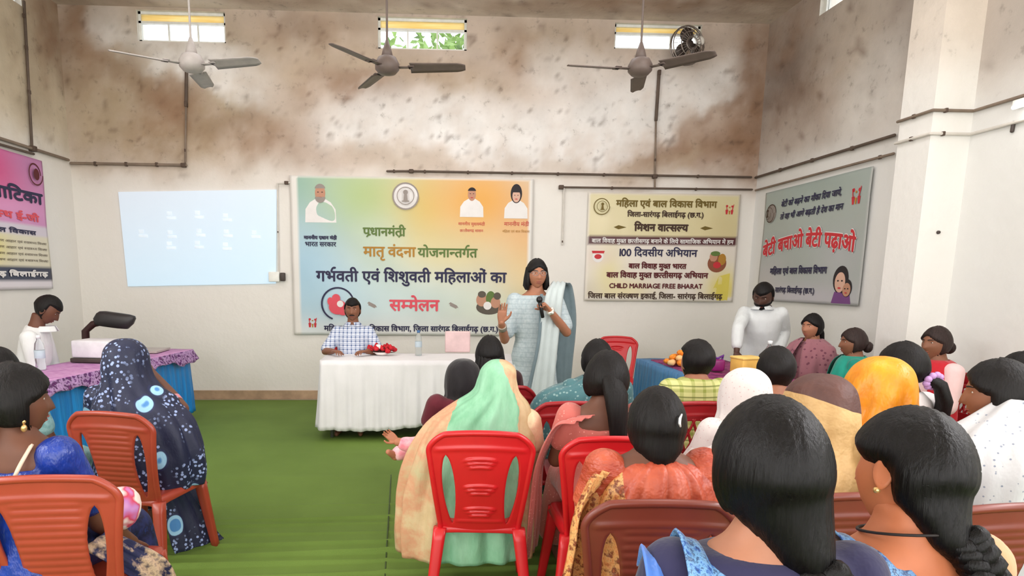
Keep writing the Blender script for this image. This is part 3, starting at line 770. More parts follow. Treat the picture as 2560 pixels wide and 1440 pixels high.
T3('बेटी बचाओ बेटी पढ़ाओ', .03, .40, .9, WHT, height=.17, arch=.07, bold=.016)
tx = T3('बेटी बचाओ बेटी पढ़ाओ', .03, .40, .9, RED, height=.17, arch=.07, bold=.008)
tx.location.y = -.003
T3('महिला एवं बाल विकास विभाग', .14, .245, .58, NAVY, bold=.004); T3('सारंगढ़ बिलाईगढ़ (छ.ग.)', .22, .08, .4, NAVY, bold=.003)
emblem(b3, .09*w3, .80*h3, .105, BRN, GRY); family(b3, .9*w3, .78*h3, .12)
mx_, mz_ = .86*w3, .17*h3
b3.flat('mother_and_child_picture', [([(mx_-.15, mz_-.20), (mx_+.15, mz_-.20), (mx_+.12, mz_-.10), (mx_, mz_-.06), (mx_-.11, mz_-.09)], 3), (disc(mx_-.03, mz_+.03, .115, .135), 0), (disc(mx_+.075, mz_-.05, .075, .085), 0), (disc(mx_-.035, mz_+.005, .078, .098), 1), (disc(mx_+.075, mz_-.065, .06, .065), 2)]
        + [(disc(mx_-.035+a, mz_+.02, .014, .008, 10), 0) for a in (-.03, .03)]+[(disc(mx_+.075+a, mz_-.055, .010, .007, 10), 0) for a in (-.022, .022)]+[(disc(mx_-.035, mz_-.05, .024, .008, 10), 4), (disc(mx_+.075, mz_-.095, .018, .006, 10), 4)], [BLK, SKIN2, SKIN1, PUR, RED])
# -- pink banner on the left wall
p0, p1, p2 = onx(118, 722, XL), onx(105, 405, XL), onx(0, 392, XL)
w4 = 2.9; z0 = p0.z; h4 = p1.z-z0
yy = (p0.y+p1.y)/2
def c_pnk(u, v):
    if v < .07: return lin((226, 218, 224))
    if .075 < v < .165: return lin((44, 46, 70))
    if v < .40: return blend(lin((222, 214, 190)), [(.62, .3, .12, .12, (232, 214, 60), .95), (.0, .3, .2, .2, (232, 214, 60), .6)], u, v)
    if v < .5: return lin((214, 204, 216))
    return blend(lin((206, 140, 190)), [(.7, .85, .22, .25, (214, 70, 132), .95), (.95, .95, .14, .2, (184, 130, 176), .7), (.8, .6, .2, .1, (232, 160, 206), .6)], u, v)
b4 = Banner('printed_banner', 'pink, yellow and navy banner on the left wall at picture edge', w4, h4, (XL, yy-w4, z0), 90, c_pnk, .004, 17)
b4.text('पोषण वाटिका', .42, .66, .56, NAVY, height=.12, bold=.008); b4.text('हमारा स्वस्थ ई-जी', .45, .52, .5, PNK, height=.07, bold=.005)
b4.text('महिला बाल विकास', .5, .415, .42, NAVY, height=.045, bold=.003); b4.text('जिला-सारंगढ़ बिलाईगढ़', .42, .10, .55, WHT, height=.05, bold=.005)
for k in range(4): b4.text('पोषण आहार एवं स्वास्थ्य शिक्षा', .68, .345-.045*k, .3, BRN, height=.025)
b4.flat('round_emblem', [(q, 0) for q in ringpoly(.945*w4, .88*h4, .10, .115)]+[(disc(.945*w4, .88*h4, .05, .06), 0)], [MAR])

# -- projected picture on the back wall
ptl, ptr, pbl, pbr = at(296, 480, YB-.012), at(692, 474, YB-.012), at(320, 716, YB-.012), at(690, 709, YB-.012)
PROJ, nt, b = newmat('projected_light')
o_ = mapping(nt, (1, 1, 1)); sx = sep(nt, o_)
tc = ramp(nt, mth(nt, 'ADD', mth(nt, 'MULTIPLY', sx[2], -.5), mth(nt, 'MULTIPLY', sx[0], .12)), [(.0, lin((200, 214, 232))), (.6, lin((176, 224, 250)))])
setc(nt, b, (.55, .6, .65)); nt.links.new(tc, b.inputs['Emission Color']); b.inputs['Emission Strength'].default_value = .42; b.inputs['Roughness'].default_value = .8  # panel glow stands in for the projector's light on the wall
bm = bmesh.new(); n = 12
vv = [[bm.verts.new(((pbl*(1-i/n)+pbr*(i/n))*(1-j/n)+(ptl*(1-i/n)+ptr*(i/n))*(j/n))-ptl) for j in range(n+1)] for i in range(n+1)]
for i in range(n):
    for j in range(n): bm.faces.new((vv[i][j], vv[i+1][j], vv[i+1][j+1], vv[i][j+1]))
t = link('projected_picture', bm, PROJ, smooth=False); t.location = ptl; so = t.modifiers.new('s', 'SOLIDIFY'); so.thickness = .006; so.offset = -1
tag(t, 'pale blue projected picture on the left of the back wall', 'projection')
ICON = plain('projected_icon_white', (200, 208, 216), .8); nt = ICON.node_tree; bb = nt.nodes['Principled BSDF']; bb.inputs['Emission Color'].default_value = (.72, .86, .97, 1); bb.inputs['Emission Strength'].default_value = .40
for (px, py) in ((428, 545), (498, 543), (568, 550), (358, 590), (430, 592), (502, 588), (570, 590), (640, 592), (428, 620), (498, 618), (568, 622)):
    bm = bmesh.new(); q = at(px, py, YB-.021)-ptl
    box(bm, (q.x, q.y, q.z), (.11, .003, .035), bev=.001); box(bm, (q.x-.02, q.y, q.z+.05), (.06, .003, .05), bev=.001); link('projected_icon', bm, ICON, t)
# ================================================================ CHAIR BUILDER
def back_half(v):  # half width of the back at v (0 seat, 1 top)
    w_ = .175+.062*v
    if v > .84: w_ *= sqrt(max(.02, 1-((v-.84)/.185)**2*.72))
    return w_
def chair_back(style):
    bm = bmesh.new(); NV = 84; H0, H1 = .385, .865
    def slot(v):
        a, b_ = .10, .80
        if not a < v < b_: return 0
        t = (v-a)/(b_-a); return .030*(sin(pi*t)**.55)*(.72+.38*t)
    def y_of(x, v): return -.185-.105*v-.02*sin(pi*v)+.55*x*x
    def z_of(x, v): return H0+(H1-H0)*v-.42*x*x*v
    def ridge(x, v):
        d = 0
        if style == 'arcs':
            for v0 in (.76, .50, .27):
                for k in (0, 1, 2):
                    q = (v-(v0-.038*k)+3.2*x*x)/.010
                    if abs(x) < .066-.012*k: d += .011*exp(-q*q)
            q = (v-.13)/.012; d += .005*exp(-q*q)*(abs(x) < .1)
        elif style == 'ribs':
            if .14 < v < .84 and abs(x) < .105: d += .0035*(.5+.5*sin(v*110))
        q = (v-.86)/.02; d += .005*exp(-q*q)*(abs(x) < .2)      # lip below the top rail
        return d
    rows = []
    for j in range(NV+1):
        v = j/NV; w_ = back_half(v); s = slot(v); m_ = w_*.66
        # x stations: outer..slot outer edge | slot inner edge..mirror | ..
        A = [-w_+(w_-(m_+s))*k/6 for k in range(7)]
        B = [-(m_-s)+2*(m_-s)*k/24 for k in range(25)]
        rows.append((v, A, B, [-x for x in A[::-1]]))
    def vert(x, v, edge=0):
        y = y_of(x, v)-ridge(x, v)
        return bm.verts.new((x, y, z_of(x, v)))
    grid = [[[vert(x, v) for x in seg] for seg in (A, B, C)] for v, A, B, C in rows]
    for j, (g0, g1) in enumerate(zip(grid, grid[1:])):
        v = (j+.5)/NV
        for s in range(3):
            for i in range(len(g0[s])-1):
                if style == 'lattice' and s == 1 and .44 < v < .80 and 3 <= i <= 20: continue
                bm.faces.new((g0[s][i], g0[s][i+1], g1[s][i+1], g1[s][i]))
    bmesh.ops.remove_doubles(bm, verts=bm.verts, dist=.0004)
    me = bpy.data.meshes.new('backrest'); bmesh.ops.recalc_face_normals(bm, faces=bm.faces); bm.to_mesh(me); bm.free()
    lat = None
    if style == 'lattice':
        bm = bmesh.new()
        for sgn in (-1, 1):
            for k in range(-5, 9):
                P = []
                for q in range(13):
                    v = .43+.38*q/12; x = sgn*(-.11+.045*k+.30*(v-.43)*.62)
                    if abs(x) < .112: P.append((x, y_of(x, v)-.003, z_of(x, v)))
                if len(P) > 2: tube(bm, P, .0075, 6)
        lat = bpy.data.meshes.new('lattice'); bm.to_mesh(lat); bm.free()
        for p in lat.polygons: p.use_smooth = True
    # rolled rim along the outline
    bm = bmesh.new(); P = []
    for j in range(NV+1): P.append((-back_half(j/NV)+.006, y_of(back_half(j/NV), j/NV)-.002, z_of(back_half(j/NV), j/NV)))
    top = [(-back_half(1)+2*back_half(1)*k/16, 0, 0) for k in range(1, 16)]
    P += [(x, y_of(x, 1)-.002, z_of(x, 1)) for x, _, _ in top]
    P += [(-x, y, z) for x, y, z in P[:NV+1]][::-1]
    tube(bm, P, .0135, 8); rim = bpy.data.meshes.new('rim'); bm.to_mesh(rim); bm.free()
    for p in rim.polygons: p.use_smooth = True
    return me, rim, lat
def make_chair(style, mat, label, loc, rz):
    t = thing('plastic_chair', label, 'chair', loc, rz, 'moulded plastic chairs')
    me, rim, lat = chair_back(style)
    o = link('backrest', me, mat, t); so = o.modifiers.new('s', 'SOLIDIFY'); so.thickness = .011; so.offset = 0
    r_ = link('rim', rim, mat, o)
    if lat: link('lattice', lat, mat, o)
    bm = bmesh.new(); n = 18; S_ = []
    for i in range(n+1):
        row = []
        for j in range(n+1):
            a, b_ = i/n*2-1, j/n*2-1
            x = a*.215*(1-.10*(1-(b_+1)/2)); y = b_*.215+.01
            rr = max(0, (abs(a)**5+abs(b_)**5)-.6)
            row.append(bm.verts.new((x*(1-.04*rr), y*(1-.03*rr), .425-.014*(1-a*a)*(1-b_*b_)-.012*rr-(.03 if max(abs(a), abs(b_)) > .999 else 0))))
        S_.append(row)
    for i in range(n):
        for j in range(n): bm.faces.new((S_[i][j], S_[i+1][j], S_[i+1][j+1], S_[i][j+1]))
    o = link('seat', bm, mat, t); so = o.modifiers.new('s', 'SOLIDIFY'); so.thickness = .009
    for sx in (-1, 1):
        for sy in (-1, 1):
            bm = bmesh.new(); rows = []
            top = V((sx*.175, sy*.17+.01 if sy > 0 else -.185, .405)); bot = V((sx*.225, .225 if sy > 0 else -.265, .0))
            for k in range(9):
                f = k/8; c = top.lerp(bot, f); w_ = .030-.010*f
                rows.append((c.z, w_, w_*.85, c.x, c.y))
            loft(bm, rows, 14, 4.0); link('leg', bm, mat, t)
    return t
# ================================================================ HEAD, HAND, BODY
def head_verts(hs=1.0, nth=44, nph=34):
    """unit head: centre at the origin, +Y is the face; returns verts, faces"""
    P = []; Fc = []
    for i in range(nph+1):
        ph = pi*i/nph
        for k in range(nth):
            th = 2*pi*k/nth
            P.append(head_pt(V((sin(ph)*sin(th), sin(ph)*cos(th), cos(ph))))*hs)
    for i in range(nph):
        for k in range(nth):
            a, b_ = i*nth+k, i*nth+(k+1) % nth
            Fc.append((a, a+nth, b_+nth, b_))
    return P, Fc
def head_pt(d):
    x, y, z = .077*d.x, .097*d.y, .116*d.z
    if d.z < 0:
        t = -d.z; x *= 1-.34*t*t
        if d.y < 0: y *= 1-.50*min(1, t*1.3)
        else: y *= 1+.02*t
    else: x *= 1-.06*d.z; 
    if d.y > 0: y *= .93
    if d.y > .1:
        g = lambda X, s: exp(-(X/s)**2)
        w_ = min(1, (d.y-.1)/.25)
        if -.040 < z < .022:
            t = (.022-z)/.055; t = min(1, t)*(1 if z > -.032 else max(0, (z+.040)/.008))
            y += w_*.023*t*g(x, .010+.005*t)
        y -= w_*.010*g(abs(x)-.031, .016)*g(z-.012, .012)
        y += w_*.004*g(abs(x)-.030, .026)*g(z-.032, .008)
        y += w_*.0075*g(x, .021)*(g(z+.056, .006)+g(z+.069, .007))-w_*.003*g(x, .02)*g(z+.0625, .003)
        y += w_*.008*g(x, .022)*g(z+.098, .014)+w_*.003*g(abs(x)-.042, .02)*g(z+.02, .02)
    return V((x, y, z))
def ear(bm, sx, mat):
    g = bmesh.ops.create_uvsphere(bm, u_segments=12, v_segments=10, radius=1)
    for v in g['verts']:
        p = v.co.copy(); r_ = sqrt(p.y**2+p.z**2)
        q = V((.010*p.x+(-.006 if r_ < .6 else .004)*sx*0, .019*p.y*(1+.25*p.z), .031*p.z))
        if r_ < .65 and p.x*sx > 0: q.x -= sx*.007
        q = M.Rotation(sx*R(-22), 3, 'Z') @ q
        v.co = mat @ (q+V((sx*.079, -.012, -.012)))
def hand_mesh(side, curl=.35, spread=.1):
    """wrist at origin, fingers towards +Z, palm faces +Y, thumb to side*X"""
    bm = bmesh.new()
    loft(bm, [(-.02, .026, .019), (0, .027, .018), (.03, .036, .016), (.06, .041, .015), (.088, .040, .013), (.097, .034, .009)], 16, 2.4)
    for k, (x, L, r_) in enumerate(((.031, .070, .0085), (.0105, .079, .009), (-.0105, .073, .0085), (-.030, .057, .0075))):
        x *= side; p = V((x, 0, .085)); a = 0; P = [p-V((0, 0, .02)), p]
        for q, f in enumerate((.45, .32, .27)):
            a += curl*(.55 if q == 0 else .95)*(1+.15*k*curl)
            p = p+V((spread*(x/.03)*.4*sin(1)*.5, sin(a), cos(a)))*L*f; P.append(p)
        tube(bm, P, [r_, r_, r_*.96, r_*.9, r_*.78], 9)
    p0 = V((side*.024, .004, .018)); P = [p0, p0+V((side*.026, .008, .026)), p0+V((side*.042, .016+.02*curl, .052)), p0+V((side*.047-side*.012*curl, .02+.035*curl, .078))]
    tube(bm, P, [.014, .012, .0098, .008], 9)
    return remesh(bm, .0042, 2)
HANDS = {}
def add_mesh(bm, me, mat):
    n0 = len(bm.verts); bm.verts.ensure_lookup_table()
    vs = [bm.verts.new(mat @ v.co) for v in me.vertices]
    for p in me.polygons:
        try: bm.faces.new([vs[i] for i in p.vertices])
        except ValueError: pass
def frame(z, y):
    """matrix with +Z along z and +Y close to y"""
    z = V(z).normalized(); x = V(y).cross(z).normalized(); y = z.cross(x)
    return M(((x.x, y.x, z.x), (x.y, y.y, z.y), (x.z, y.z, z.z)))
SKINS = {}
def skin(rgb):
    k = 'skin_%d_%d_%d' % rgb
    if k in MT: return MT[k]
    m = plain(k, rgb, .5, .35, .08, 14); b = m.node_tree.nodes['Principled BSDF']
    b.inputs['Subsurface Weight'].default_value = .08; b.inputs['Subsurface Radius'].default_value = (.02, .008, .005); b.inputs['Subsurface Scale'].default_value = .3
    return m
def hairmat(name='hair_black', rgb=(17, 14, 14), rough=.5, spec=.22):
    if name in MT: return MT[name]
    m, nt, b = newmat(name)
    v = noise(nt, mapping(nt, (120, 120, 7)), 1, 4, .6)
    c = lin(rgb); setc(nt, b, ramp(nt, v, [(.3, tuple(x*.6 for x in c)), (.7, tuple(x*1.5 for x in c))]))
    b.inputs['Roughness'].default_value = rough; b.inputs['Specular IOR Level'].default_value = spec
    bump(nt, b, v, .6, .006); return m
EYEW = plain('eye_white', (196, 186, 176), .35); EYED = plain('eye_iris', (30, 20, 16), .25); LIPM = plain('lips', (140, 74, 66), .45); BROW = plain('eyebrow_hair', (30, 24, 22), .8)
def smooth01(a, b, x): t = min(1, max(0, (x-a)/(b-a))); return t*t*(3-2*t)

class Person:
    """one figure; local frame: origin on the floor under the hips, +Y where it faces"""
    def __init__(s, label, px, py, Y, rz=0, sk=(120, 78, 58), seat=.43, standing=False, build=1.0, hs=.95, lean=0, side=0, hyaw=0, hpit=0, htilt=0,
                 arms=None, sleeve=.55, long=None, top=None, topmat=None, low='skirt', lowmat=None, neck=.558, face=False, hair='cap', hairm=None, thick=.014, group='seated audience', name='person', vox=.011, hemz=None, hairlong=None, loose=.012, curl=.4, bare=False):
        s.rz = rz; H = at(px, py, Y); s.head_world = H; s.top = H.z; s.hs = hs
        s.standing = standing; s.build = build
        for _ in range(4):      # settle the trunk so that the crown ends at the right height
            s.seat = seat if not standing else s.top*.48
            s.u = u = (s.top-s.seat)/.80; hz = s.seat+.08
            s.MU = M.Translation((0, 0, hz)) @ M.Rotation(R(-lean), 4, 'X') @ M.Rotation(R(side), 4, 'Y') @ M.Translation((0, 0, -hz))
            hc = s.top-thick-.116*hs; s.hc = hc
            piv = V((0, .0, hc-.085*hs))
            s.MH = s.MU @ M.Translation(piv) @ M.Rotation(R(hyaw), 4, 'Z') @ M.Rotation(R(-hpit), 4, 'X') @ M.Rotation(R(htilt), 4, 'Y') @ M.Translation(V((0, .012, hc))-piv)
            hl = s.MH @ V((0, 0, 0)); s.top += H.z-(hl.z+.116*hs+thick)
        hw = M.Rotation(R(rz), 4, 'Z') @ hl
        s.t = thing(name, label, 'person', (H.x-hw.x, H.y-hw.y, 0), rz, group)
        s.skin = skin(sk); s.hairm = hairm or hairmat()
        z_ = lambda f: s.seat+f*u
        b = build
        rings = [(z_(.0), .155*b, .12), (z_(.08), .168*b, .125), (z_(.2), .138*b, .105, 0, .004), (z_(.34), .150*b, .108, 0, .006), (z_(.45), .162*b, .098, 0, 0), (z_(.512), .138*b, .080, 0, -.008), (z_(.552), .075*b, .062, 0, -.012), (z_(.585), .056, .056, 0, -.008), (hc-.05*hs, .052, .056, 0, .0)]
        bm = bmesh.new()
        loft(bm, rings, 24, 2.2, s.MU)
        sh = [s.MU @ V((sx*.152*b, -.008, z_(.488))) for sx in (-1, 1)]
        A = arms or {}
        s.arm = {}
        for i, sx in enumerate((-1, 1)):
            el = A.get('e%d' % i); wr_ = A.get('w%d' % i)
            el = V(el) if el else sh[i]+V((sx*.055, .05, -.235*u))
            wr_ = V(wr_) if wr_ else V((sx*.085, .285 if not standing else .05, s.seat+.185 if not standing else sh[i].z-.50*u))
            if standing and not A.get('w%d' % i): wr_ = el+V((0, .06, -.22))
            s.arm[i] = (sh[i], el, wr_)
            tube(bm, [sh[i], sh[i].lerp(el, .5), el], [.050*b, .044*b, .038], 12)
            tube(bm, [el, el.lerp(wr_, .35), wr_], [.038, .038, .026], 12)
        s.leg = {}
        for i, sx in enumerate((-1, 1)):
            if standing:
                hp = V((sx*.085, 0, hz-.02)); kn = V((sx*.09, .01, hz*.54)); an = V((sx*.095, -.015, .075)); to = V((sx*.115, .13, .028))
            else:
                hp = V((sx*.088, .02, s.seat+.088)); kn = V((sx*.10, .41, s.seat+.055)); an = V((sx*.10, .40, .075)); to = V((sx*.115, .54, .028))
            s.leg[i] = (hp, kn, an, to)
            tube(bm, [hp, kn], [.082, .056], 12); tube(bm, [kn, kn.lerp(an, .35), an], [.054, .052, .034], 12)
            tube(bm, [an+V((0, -.035, -.045)), an.lerp(to, .5)+V((0, 0, -.005)), to], [.032, .034, .024], 10)
        me = remesh(bm, vox, 3)
        bm = bmesh.new(); bm.from_mesh(me); bpy.data.meshes.remove(me)
        # head and ears
        P, Fc = head_verts(hs); vs = [bm.verts.new(s.MH @ p) for p in P]
        for f in Fc:
            q = [vs[i] for i in f]
            try: bm.faces.new(q)
            except ValueError: pass
        bmesh.ops.remove_doubles(bm, verts=vs, dist=1e-5)
        for sx in (-1, 1): ear(bm, sx, s.MH @ M.Scale(hs, 4))
        for i, sx in enumerate((-1, 1)):
            _, el, wr_ = s.arm[i]; d = A.get('d%d' % i); pn = A.get('p%d' % i)
            d = V(d) if d else (wr_-el)+V((-sx*.05, .05, 0)); pn = V(pn) if pn else V((0, 0, -1))
            cu = A.get('c%d' % i, curl); th = A.get('t%d' % i)
            f3 = frame(d, pn); tside = th if th else (1 if (f3 @ V((1, 0, 0))).x*-sx > 0 else -1)
            key = (tside, cu)
            if key not in HANDS: HANDS[key] = hand_mesh(tside, cu)
            add_mesh(bm, HANDS[key], M.Translation(wr_) @ f3.to_4x4() @ M.Scale(.92, 4))
        s.body = link('body', bm, s.skin, s.t)
        s.rings = rings
        if topmat: s.top_garment(topmat, sleeve, neck, top or 'blouse', loose, long=long)
        if low: s.lower(low, lowmat or topmat, hemz)
        if hair: s.hair(hair, thick, hairlong)
        if face: s.facebits()
    def top_garment(s, mats, sleeve, neck, nm, loose, fold=.007, long=None):
        u = s.u; z_ = lambda f: s.seat+f*u; bm = bmesh.new(); L = loose
        zmax = z_(neck); rows = []
        if long: rows = [(long, .235, .17), (long+.2, .215, .16), (s.seat-.12, .195, .15)]
        for r_ in s.rings:
            r_ = list(r_)+[0]*(5-len(r_))
            if r_[0] < zmax-.01: rows.append((r_[0], r_[1]+L, r_[2]+L, r_[3], r_[4]))
        lo = [r_ for r_ in s.rings if r_[0] < zmax-.01][-1]; hi = [r_ for r_ in s.rings if r_[0] >= zmax-.01][0]
        f = (zmax-lo[0])/(hi[0]-lo[0]); lo = list(lo)+[0]*(5-len(lo)); hi = list(hi)+[0]*(5-len(hi))
        c = [a+(b-a)*f for a, b in zip(lo, hi)]; rows.append((zmax, c[1]+L, c[2]+L, c[3], c[4]))
        loft(bm, rows, 24, 2.2, s.MU)
        for i in (0, 1):
            sh, el, wr_ = s.arm[i]
            if sleeve <= 1:
                e = sh.lerp(el, sleeve); tube(bm, [sh, e], [.052*s.build+L+.004, .047*s.build+L+.006-.006*sleeve], 12, cap=True)
            else:
                e = el.lerp(wr_, sleeve-1); tube(bm, [sh, el], [.052*s.build+L+.004, .040+L+.004], 12); tube(bm, [el, e], [.040+L+.004, .036+L], 12)
        me = wrinkle(remesh(bm, .012, 3), fold, 7, s.t.location.x*10+3)
        return link(nm, me, mats, s.t)
    def lower(s, kind, mat, hemz=None):
        bm = bmesh.new(); z_ = s.seat
        if s.standing and kind == 'skirt':
            h_ = hemz or .1
            loft(bm, [(h_, .21, .16), (h_+.25, .19, .15), (z_-.05, .19, .145), (z_+.10, .175, .135), (z_+.2, .150, .118)], 28, 2.2)
        elif s.standing:
            for i in (0, 1):
                hp, kn, an, to = s.leg[i]; tube(bm, [hp+V((0, 0, .06)), hp, kn, an+V((0, 0, .03))], [.09, .10, .078, .066], 12)
            tube(bm, [(-.04, 0, z_+.06), (.04, 0, z_+.06)], [.115, .115], 14)
        elif kind == 'skirt':
            h_ = hemz or .10
            for i in (0, 1):
                hp, kn, an, to = s.leg[i]; tube(bm, [hp+V((0, -.01, .008)), kn+V((0, 0, .004))], [.095, .080], 12); tube(bm, [kn, V((an.x*1.25, an.y+.01, h_+.09))], [.082, .11], 12)
            tube(bm, [(0, .02, z_+.09), (0, .40, z_+.05), (0, .42, h_+.10)], [.092, .08, .11], 12)
            tube(bm, [(-.06, .02, z_+.10), (.06, .02, z_+.10)], [.118, .118], 14)
        else:
            for i in (0, 1):
                hp, kn, an, to = s.leg[i]; tube(bm, [hp, kn], [.098, .074], 12); tube(bm, [kn, an+V((0, 0, .03))], [.073, .062], 12)
            tube(bm, [(-.06, .02, z_+.09), (.06, .02, z_+.09)], [.115, .115], 14)
        me = wrinkle(remesh(bm, .014, 3), .006, 6, s.t.location.y*7)
        return link({'skirt': 'skirt', 'pants': 'trousers', 'saree': 'skirt'}.get(kind, kind), me, mat, s.t)
    def hair(s, kind, th, long_=None):
        hs = s.hs; P, Fc = head_verts(hs, 44, 34); bm = bmesh.new(); vs = []
        for p in P:
            d = V((p.x/.077, p.y/.097, p.z/.116))/hs; d.normalize()
            # 1 where hair grows
            if kind == 'short':
                line = .40+.15*abs(d.x) if d.y > 0 else 0
                m_ = smooth01(line-.10, line+.05, d.z) if d.y > .12 else smooth01(-.66, -.52, d.z+.7*max(0, d.y+.1))
                k = th*(.55+.6*smooth01(-.3, .5, d.z))
            else:
                m_ = smooth01(.50-.55*abs(d.x)**1.5, .58-.45*abs(d.x)**1.5, d.z) if d.y > .22 else smooth01(-.62, -.50, d.z+.75*max(0, d.y+.05))
                k = th*(1+.25*(d.y < 0))
            n_ = NZ.noise(V((d.x*9, d.y*9, d.z*2+s.t.location.x)))
            q = p+d*((k+.0025*n_)*m_-.010*(1-m_)); 
            if kind != 'short' and abs(d.x) < .05 and d.z > .5 and d.y > -.2: q -= d*.003
            vs.append(bm.verts.new(s.MH @ q))
        for f in Fc:
            try: bm.faces.new([vs[i] for i in f])
            except ValueError: pass
        bmesh.ops.remove_doubles(bm, verts=bm.verts, dist=1e-5)
        T = lambda p: s.MH @ (V(p)*hs)
        if kind == 'bun':
            ball(bm, T((0, -.118, -.03)), (.05, .036, .045)); ball(bm, T((.012, -.13, -.02)), (.036, .03, .03))
        elif kind == 'loose':
            for a in range(-75, 76, 15):
                x, y = sin(R(a)), -cos(R(a)); n0 = long_ or .2
                tube(bm, [T((.07*x, .07*y-.01, .02)), T((.083*x, .085*y-.012, -.06)), T((.086*x, .08*y-.025, -.06-n0*.5)), T((.075*x, .065*y-.035, -.06-n0))], [.024, .026, .026, .013], 8)
        elif kind == 'bob':
            for a in list(range(-112, -30, 14))+list(range(-28, 29, 14))+list(range(42, 113, 14)):
                x, y = sin(R(a)), -cos(R(a)); n0 = long_ or .09
                tube(bm, [T((.070*x, .07*y-.01, .05)), T((.084*x, .078*y-.008, -.03)), T((.088*x, .078*y-.010, -.09)), T((.082*x, .070*y-.012, -.07-n0))], [.02, .021, .022, .012], 8)
        s.hair_o = link('hair', bm, s.hairm, s.t); return s.hair_o
    def tail(s, pts, rads, nm='ponytail', mat=None, flat=.7):
        bm = bmesh.new(); tube(bm, [s.MH @ (V(p)*s.hs) for p in pts], rads, 14, flat=flat)
        return link(nm, wrinkle_bm(bm, .003, 22), mat or s.hairm, s.t)
    def braid(s, pts, r0, r1, turns=5, hair=None):
        """three plaited strands along pts (head frame)"""
        Q = [s.MH @ (V(p)*s.hs) for p in pts]; n = 60; C = []
        for k in range(n+1): C.append(V(cat([tuple(q) for q in Q], k/n)))
        bm = bmesh.new()
        for j in range(3):
            P, Rr = [], []
            for k in range(n+1):
                t = (C[min(k+1, n)]-C[max(k-1, 0)]).normalized(); a = t.cross(V((0, 1, .2))).normalized(); b_ = a.cross(t)
                r_ = r0+(r1-r0)*k/n; f = 2*pi*(turns*k/n+j/3)
                P.append(C[k]+a*r_*.75*sin(f)+b_*r_*.38*sin(2*f)); Rr.append(r_*.66)
            tube(bm, P, Rr, 9)
        return link('braid', bm, s.hairm, s.t)
    def facebits(s, glasses=False):
        FP = [q for q in (head_pt(V((sin(p_)*sin(t_), sin(p_)*cos(t_), cos(p_)))) for p_ in [pi*i/120 for i in range(30, 112)] for t_ in [-.9+1.8*k/90 for k in range(91)])]
        sf = lambda x, z: min(FP, key=lambda q: (q.x-x)**2+(q.z-z)**2).y
        hs = s.hs; T = lambda p: s.MH @ (V(p)*hs)
        for sx in (-1, 1):
            bm = bmesh.new(); c = V((sx*.031, sf(sx*.031, .0115)-.0045, .0115)); ball(bm, c, (.0125, .0065, .0058), 14)
            for v in bm.verts: v.co = T(v.co)
            e = link('eye', bm, EYEW, s.t)
            bm = bmesh.new(); ball(bm, c+V((0, .0032, 0)), (.0062, .0042, .0056), 12)
            for v in bm.verts: v.co = T(v.co)
            link('iris', bm, EYED, e)
            bm = bmesh.new(); tube(bm, [T((sx*(.014+.011*k), sf(sx*(.014+.011*k), .0285+.004*sin(k*.9)), .0285+.004*sin(k*.9))) for k in range(4)], [.0026, .0034, .003, .0016], 6); link('eyebrow', bm, BROW, s.t)
        bm = bmesh.new()
        for dz in (-.0565, -.0685):
            tube(bm, [T((x, sf(x, dz)-.0012, dz)) for x in (-.021, -.011, 0, .011, .021)], [.0015, .003, .0036, .003, .0015], 7)
        link('mouth', bm, LIPM, s.t)
        if glasses:
            bm = bmesh.new()
            for sx in (-1, 1):
                tube(bm, [T((sx*.033+.024*cos(2*pi*k/20), .103-.25*abs(.024*cos(2*pi*k/20))*.3, .008+.019*sin(2*pi*k/20))) for k in range(21)], .0017, 6, cap=False)
                tube(bm, [T((sx*.057, .098, .014)), T((sx*.08, .02, .012)), T((sx*.08, -.015, .0))], .0016, 6)
            tube(bm, [T((-.010, .104, .012)), T((.010, .104, .012))], .0018, 6); link('glasses', bm, plain('silver_wire', (150, 150, 152), .3, metal=.8), s.t)
    def drape(s, nm, prof, mats, n=72, rows=46, fold=.01, nf=9, seed=0, thick=.004, matf=None, fz=1.0, base=None):
        """cloth shell; prof rows: (dz below the head top, rx, ry, cx, cy, front opening half angle); the shell wraps the back"""
        bm = bmesh.new(); R0 = []
        h = s.MH @ V((0, 0, 0)); top = (h.z+.116*s.hs+.014) if base is None else base
        ph = [random.uniform(0, 6) for _ in range(4)]
        for j in range(rows+1):
            dz, rx, ry, cx, cy, op = cat(prof, j/rows); ring = []
            k_ = min(1, max(0, (-dz-.06)/.35))
            for i in range(n+1):
                a = R(op)+(2*pi-2*R(op))*i/n       # 0 is the front
                fo = fold*k_*(sin(nf*a+ph[0]+dz*2.5*fz)+.6*sin(nf*1.7*a+ph[1]-dz*3*fz)+.5*NZ.noise(V((a*2, dz*5, seed))))
                fo += .006*k_*NZ.noise(V((a*6, dz*9, seed+3)))
                ring.append(bm.verts.new((h.x+cx+sin(a)*(rx+fo), h.y+cy+cos(a)*(ry+fo), top+dz)))
            R0.append(ring)
        ring_faces(bm, R0, False)
        if matf:
            for f in bm.faces: f.material_index = matf(f.calc_center_median())
        o = link(nm, bm, mats, s.t); so = o.modifiers.new('s', 'SOLIDIFY'); so.thickness = thick; so.offset = 1
        return o
def wrinkle_bm(bm, amp, sc):
    me = bpy.data.meshes.new('m'); bmesh.ops.recalc_face_normals(bm, faces=bm.faces); bm.to_mesh(me); bm.free(); return wrinkle(me, amp, sc)
HOOD = [(.012, .004, .004, 0, -.01, 0), (.004, .045, .055, 0, -.008, 5), (-.03, .082, .10, 0, -.004, 18), (-.08, .098, .122, 0, 0, 38), (-.14, .103, .128, 0, -.002, 50), (-.20, .104, .122, 0, -.004, 48), (-.26, .135, .125, 0, -.008, 38), (-.33, .20, .15, 0, -.01, 30), (-.45, .245, .172, 0, 0, 30), (-.62, .25, .18, 0, .01, 35)]

